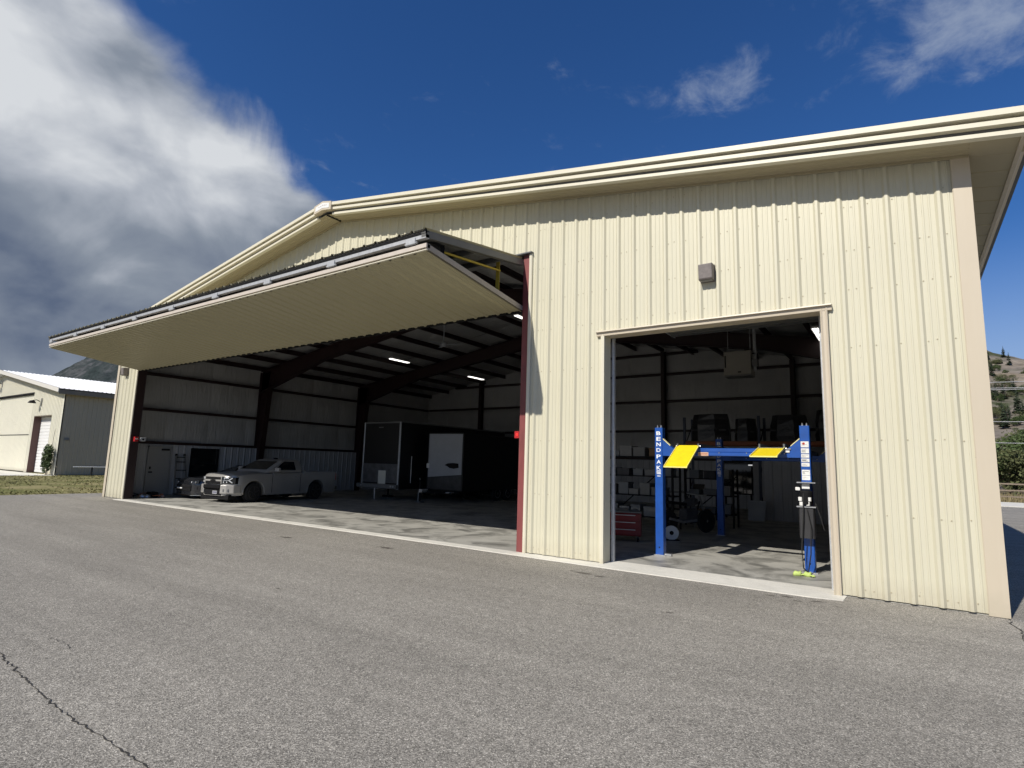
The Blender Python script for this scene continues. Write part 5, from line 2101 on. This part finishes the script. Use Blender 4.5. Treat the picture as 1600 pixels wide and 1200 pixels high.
def pine(h, seed, label, loc, group):
    T = thing('pine_tree', label, 'tree', loc, 0, group)
    rg = np.random.RandomState(seed)
    m = MB()
    for k in range(26):
        t = k / 25
        z = h * (.12 + .88 * t)
        rad = h * .20 * (1 - t) ** .8 * rg.uniform(.7, 1.15) + .05
        nb = 7 if t < .8 else 4
        for j in range(nb):
            a = rg.uniform(0, 6.28)
            c, s_ = math.cos(a), math.sin(a)
            w = rad * .38
            zt = z + h * .02
            m.add([(0, 0, zt), (c * rad * .6 - s_ * w, s_ * rad * .6 + c * w, z - rad * .12), (c * rad, s_ * rad, z - rad * .32), (c * rad * .6 + s_ * w, s_ * rad * .6 - c * w, z - rad * .12)], [(0, 1, 2, 3)])
    m.build('crown', PINE, T)
    MB().tube([(0, 0, -.3), (0, 0, h * .95)], [h * .022, h * .004], 6).build('trunk', BARK, T)
    return T


# grass verge between the yard and the far hangar
gm = node_mat('grass_ground', hill_b((0.13, 0.14, 0.045), (0.30, 0.26, 0.13), (0.20, 0.19, 0.08), 0.35))
structure('grass_verge', MB().box(-60, -29.3, -14, 40, -.11, -.03), gm)


def grass():
    rg = np.random.RandomState(3)
    n = 16000
    x = -29.45 - 22.3 * rg.uniform(0, 1, n) ** 1.25
    y = rg.uniform(-9, 22, n)
    dens = fbm(x * .5, y * .5, 4, 9)
    ok = dens > rg.uniform(.25, .62, n)
    ok &= ~((y > 2.5) & (x < -51.8))
    x, y = x[ok], y[ok]
    n = len(x)
    vs = np.zeros((n * 2, 3, 3))
    for q in range(2):
        a = rg.uniform(0, 6.28, n)
        w = rg.uniform(.02, .06, n)
        h = -.03 + rg.uniform(.02, .085, n) * (.3 + 1.2 * fbm(x * .3, y * .3, 3, 4))
        lx, ly = rg.normal(0, .05, n), rg.normal(0, .05, n)
        vs[q::2, 0] = np.stack([x - np.cos(a) * w, y - np.sin(a) * w, np.full(n, -.04)], 1)
        vs[q::2, 1] = np.stack([x + np.cos(a) * w, y + np.sin(a) * w, np.full(n, -.04)], 1)
        vs[q::2, 2] = np.stack([x + lx, y + ly, h], 1)
    m = MB()
    m.v = [tuple(p) for p in vs.reshape(-1, 3)]
    m.f = [(3 * k, 3 * k + 1, 3 * k + 2) for k in range(n * 2)]
    gr = M('grass_blade', (0.17, 0.18, 0.055), .8, col2=(0.33, 0.28, 0.13), var=.2, scale=.5)
    o = structure('grass', m, gr, kind='stuff')
    tag(o, 'dry green grass growing between the yard and the far hangar', 'grass')


grass()

# climbing shrub at the far hangar corner
T = thing('climbing_shrub', 'dark green climbing shrub at the corner of the far hangar by its roller door', 'shrub', (-53.0, 5.55, -.03))
def vine_fn(rg):
    t = rg.uniform(0, 1)
    d = rg.normal(size=3)
    d /= np.linalg.norm(d)
    q = (.55 - .12 * abs(t - .5)) * rg.uniform(.5, 1)
    return (d[0] * q + .15 * (t - .5), d[1] * q * .6, .45 + 1.55 * t + d[2] * .3)
leaf_cloud(1500, vine_fn, .075, 21).build('foliage', LEAF1, T)
m = MB()
m.tube([(-.3, .2, 0), (-.35, .3, 1.5), (-.5, .38, 3.0), (-.42, .4, 3.5)], [.03, .02, .012, .006], 5)
m.tube([(.1, 0, 0), (.0, .1, 1.2), (.1, .2, 2.0)], [.03, .02, .01], 5)
m.build('stem', BARK, T)


# ------------------------------------------------------------------ hills
def hill_h(x, y):
    """hillside beyond the road on the right"""
    t = np.clip((y - 95) / 560, 0, 1)
    s_ = t * t * (3 - 2 * t)
    H = np.clip(101 - .42 * (x - 70), 20, 170)
    h = H * (.30 * t + .70 * s_)
    h = h + 26 * (fbm(x * .012 + 5, y * .012, 5, 2) - .48) * t + 5 * (fbm(x * .07, y * .07, 4, 8) - .48) * np.clip(t * 5, 0, 1)
    return h - .4


def mount_h(x, y):
    d = (x + 1500) * .45 + (y - 900) * .89
    r = np.exp(-((x + 1560) / 620) ** 2 - ((y - 900) / 430) ** 2)
    h = 520 * r + 120 * (fbm(x * .0035, y * .0035, 6, 5) - .5) * np.clip(r * 4, 0, 1)
    return h + 20 * (fbm(x * .03, y * .03, 4, 15) - .5) * np.clip(r * 4, 0, 1) + 9 * (vnoise(x * .12, y * .12, 3) - .3) * np.clip(r * 4, 0, 1) - 6


def terrain(name, fn, x0, x1, nx, y0, y1, ny, mat):
    xs, ys = np.linspace(x0, x1, nx), np.linspace(y0, y1, ny)
    X, Y = np.meshgrid(xs, ys, indexing='ij')
    Z = fn(X, Y)
    m = MB()
    m.v = [tuple(p) for p in np.stack([X, Y, Z], -1).reshape(-1, 3)]
    m.f = [(i * ny + j, (i + 1) * ny + j, (i + 1) * ny + j + 1, i * ny + j + 1) for i in range(nx - 1) for j in range(ny - 1)]
    return structure(name, m, mat, smooth=True)


terrain('hillside', hill_h, -260, 420, 150, 92, 800, 150,
        node_mat('hillside_ground', hill_b((0.060, 0.070, 0.032), (0.235, 0.195, 0.145), (0.20, 0.175, 0.15), 0.018)))
terrain('mountain', mount_h, -2700, -500, 330, 150, 1800, 250,
        node_mat('mountain_ground', hill_b((0.026, 0.036, 0.036), (0.085, 0.088, 0.092), (0.040, 0.049, 0.050), 0.022)))

rg = np.random.RandomState(17)
labs = ['dark pine standing alone on the upper rocky hillside', 'dark pine on the lower wooded part of the hillside']
made = []
protos = []
for v in range(3):
    protos.append(pine(6 + .8 * v, 40 + v, labs[0], (0, 0, 0), 'pines on the upper hillside'))
cnt = 0
for k in range(900):
    if cnt >= 140:
        break
    az = math.radians(rg.uniform(2.5, 14.0))
    d = rg.uniform(150, 660)
    x, y = CAM.x + d * math.sin(az), CAM.y + d * math.cos(az)
    up = y > 330
    if up and rg.uniform() > .30:
        continue
    if not up and rg.uniform() > .9:
        continue
    z = float(hill_h(np.array(x), np.array(y)))
    o = protos[cnt] if cnt < 3 else copy_tree(protos[cnt % 3])
    o.location = (x, y, z - .3)
    s_ = rg.uniform(.7, 1.25)
    o.scale = (s_ * 1.15, s_ * 1.15, s_)
    o.rotation_euler = (0, 0, rg.uniform(0, 6))
    o['label'] = labs[0] if up else labs[1]
    o['group'] = 'pines on the upper hillside' if up else 'pines on the lower hillside'
    cnt += 1

# roadside trees and bushes
spots = [(5.2, 56, 5.2, 2.6, 0), (8.4, 54, 4.6, 2.5, 1), (11.6, 58, 5.4, 2.8, 0), (3.2, 63, 6.0, 3.0, 1), (7.4, 66, 6.4, 3.2, 0),
         (12.0, 70, 6.6, 3.3, 1), (9.6, 78, 8.0, 3.8, 0), (5.6, 80, 7.5, 3.6, 1), (14.5, 84, 8.5, 4.0, 0), (11.5, 92, 8.8, 4.2, 1), (16.5, 62, 5.5, 2.8, 1), (8.6, 99, 9, 4.4, 0), (16, 103, 9.2, 4.4, 1)]
names4 = ['dense green roadside bush', 'olive green roadside bush']
where = ['just behind the fence nearest the hangar corner', 'behind the fence in the middle of the gap', 'behind the fence at the right edge of the picture',
         'second row behind the fence close to the hangar corner', 'second row behind the fence in the middle', 'second row behind the fence to the right',
         'third row in the middle of the gap', 'third row close to the hangar corner', 'third row to the right', 'tall in the fourth row', 'beyond the right edge behind the fence',
         'tall in the back row in the middle', 'tall in the back row to the right']
bush = []
for k, (x, y, h, r, mi) in enumerate(spots):
    o = shrub(h * .9, r, 2600, 60 + k, (LEAF1, LEAF2)[mi], .16, names4[mi] + ' ' + where[k], (x, y, -.12), 'roadside bushes')
    bush.append(o)
# scrub climbing the lower hillside
rg = np.random.RandomState(31)
for k in range(140):
    az = math.radians(rg.uniform(2.5, 13.5))
    d = 118 + 330 * rg.uniform() ** 1.3
    x, y = CAM.x + d * math.sin(az), CAM.y + d * math.cos(az)
    o = copy_tree(bush[k % 8])
    o.name = 'hillside_bush'
    z = float(hill_h(np.array(x), np.array(y)))
    s_ = rg.uniform(.45, .95)
    o.location = (x, y, z - .3)
    o.scale = (s_ * 1.2, s_ * 1.2, s_ * .8)
    o.rotation_euler = (0, 0, rg.uniform(0, 6))
    tag(o, 'low green bush among the scrub on the lower hillside', 'bush', 'scrub on the lower hillside')

# dry grass strip by the fence
def dry():
    rg = np.random.RandomState(8)
    n = 7000
    x, y = rg.uniform(-2, 30, n), rg.uniform(44.8, 56, n)
    a, w, h = rg.uniform(0, 6.28, n), rg.uniform(.02, .05, n), rg.uniform(.15, .7, n)
    vs = np.stack([np.stack([x - np.cos(a) * w, y - np.sin(a) * w, 0 * x - .1], 1), np.stack([x + np.cos(a) * w, y + np.sin(a) * w, 0 * x - .1], 1),
                   np.stack([x + rg.normal(0, .12, n), y + rg.normal(0, .12, n), h], 1)], 1)
    m = MB()
    m.v = [tuple(p) for p in vs.reshape(-1, 3)]
    m.f = [(3 * k, 3 * k + 1, 3 * k + 2) for k in range(n)]
    o = structure('dry_grass', m, M('dry_grass', (0.23, 0.19, 0.10), .9, var=.4, scale=2), kind='stuff')
    tag(o, 'dry tan grass along the rail fence', 'grass')


dry()

T = thing('rail_fence', 'weathered post and rail fence along the far side of the road', 'fence', (13, 45.6, 0), world=True)
for k in range(13):
    x = -1 + k * 2.4
    MB().cbox(x - .07, x + .07, 45.53, 45.67, -.1, 1.45, .02).build('post', WOOD, T)
    if k < 12:
        for z in (.42, .86, 1.30):
            MB().bar((x + .0, 45.50, z + random.uniform(-.03, .03)), (x + 2.4, 45.50, z + random.uniform(-.03, .03)), .05, .10).build('rail', WOOD, T)

for k, x in enumerate((-9.0, 38.0)):
    T = thing('utility_pole', ['wooden utility pole hidden behind the hangar', 'wooden utility pole off to the right beyond the fence'][k], 'pole', (x, 47.0, -.1))
    MB().tube([(0, 0, 0), (0, 0, 9.6)], [.16, .11], 10).build('pole', WOOD, T)
    MB().box(-.06, .06, -1.1, 1.1, 8.9, 9.05).build('crossarm', WOOD, T)
    for y in (-1.0, 0, 1.0):
        MB().lathe([(0, .03), (.05, .06), (.12, .04)], 'Z', (0, y, 9.05), 8).build('insulator', GREYP, T)
wires = [(46.0, 9.05, 'front'), (47.0, 9.65, 'middle'), (48.0, 9.05, 'rear')]
WIREM = M('wire', (.42, .42, .43), .5, .3)
wl = ['upper power line nearest the road, crossing the hillside', 'highest power line crossing the hillside', 'upper power line farthest from the road', 'single lower power line below the upper three', 'lowest single cable just above the bushes']
for k, (y, z, sag) in enumerate(((46.0, 9.07, .75), (47.0, 9.57, .65), (48.0, 9.07, .6), (46.84, 6.6, .75), (46.84, 4.95, .7))):
    pts = []
    for i in range(17):
        t = i / 16
        pts.append((-9 + 47 * t, y, z - sag * 4 * t * (1 - t)))
    m = MB().tube(pts, .022, 5)
    o = m.build('power_line', WIREM)
    tag(o, wl[k], 'power line', 'power lines')

for o in bpy.data.objects:
    if '_world' in o:
        del o['_world']
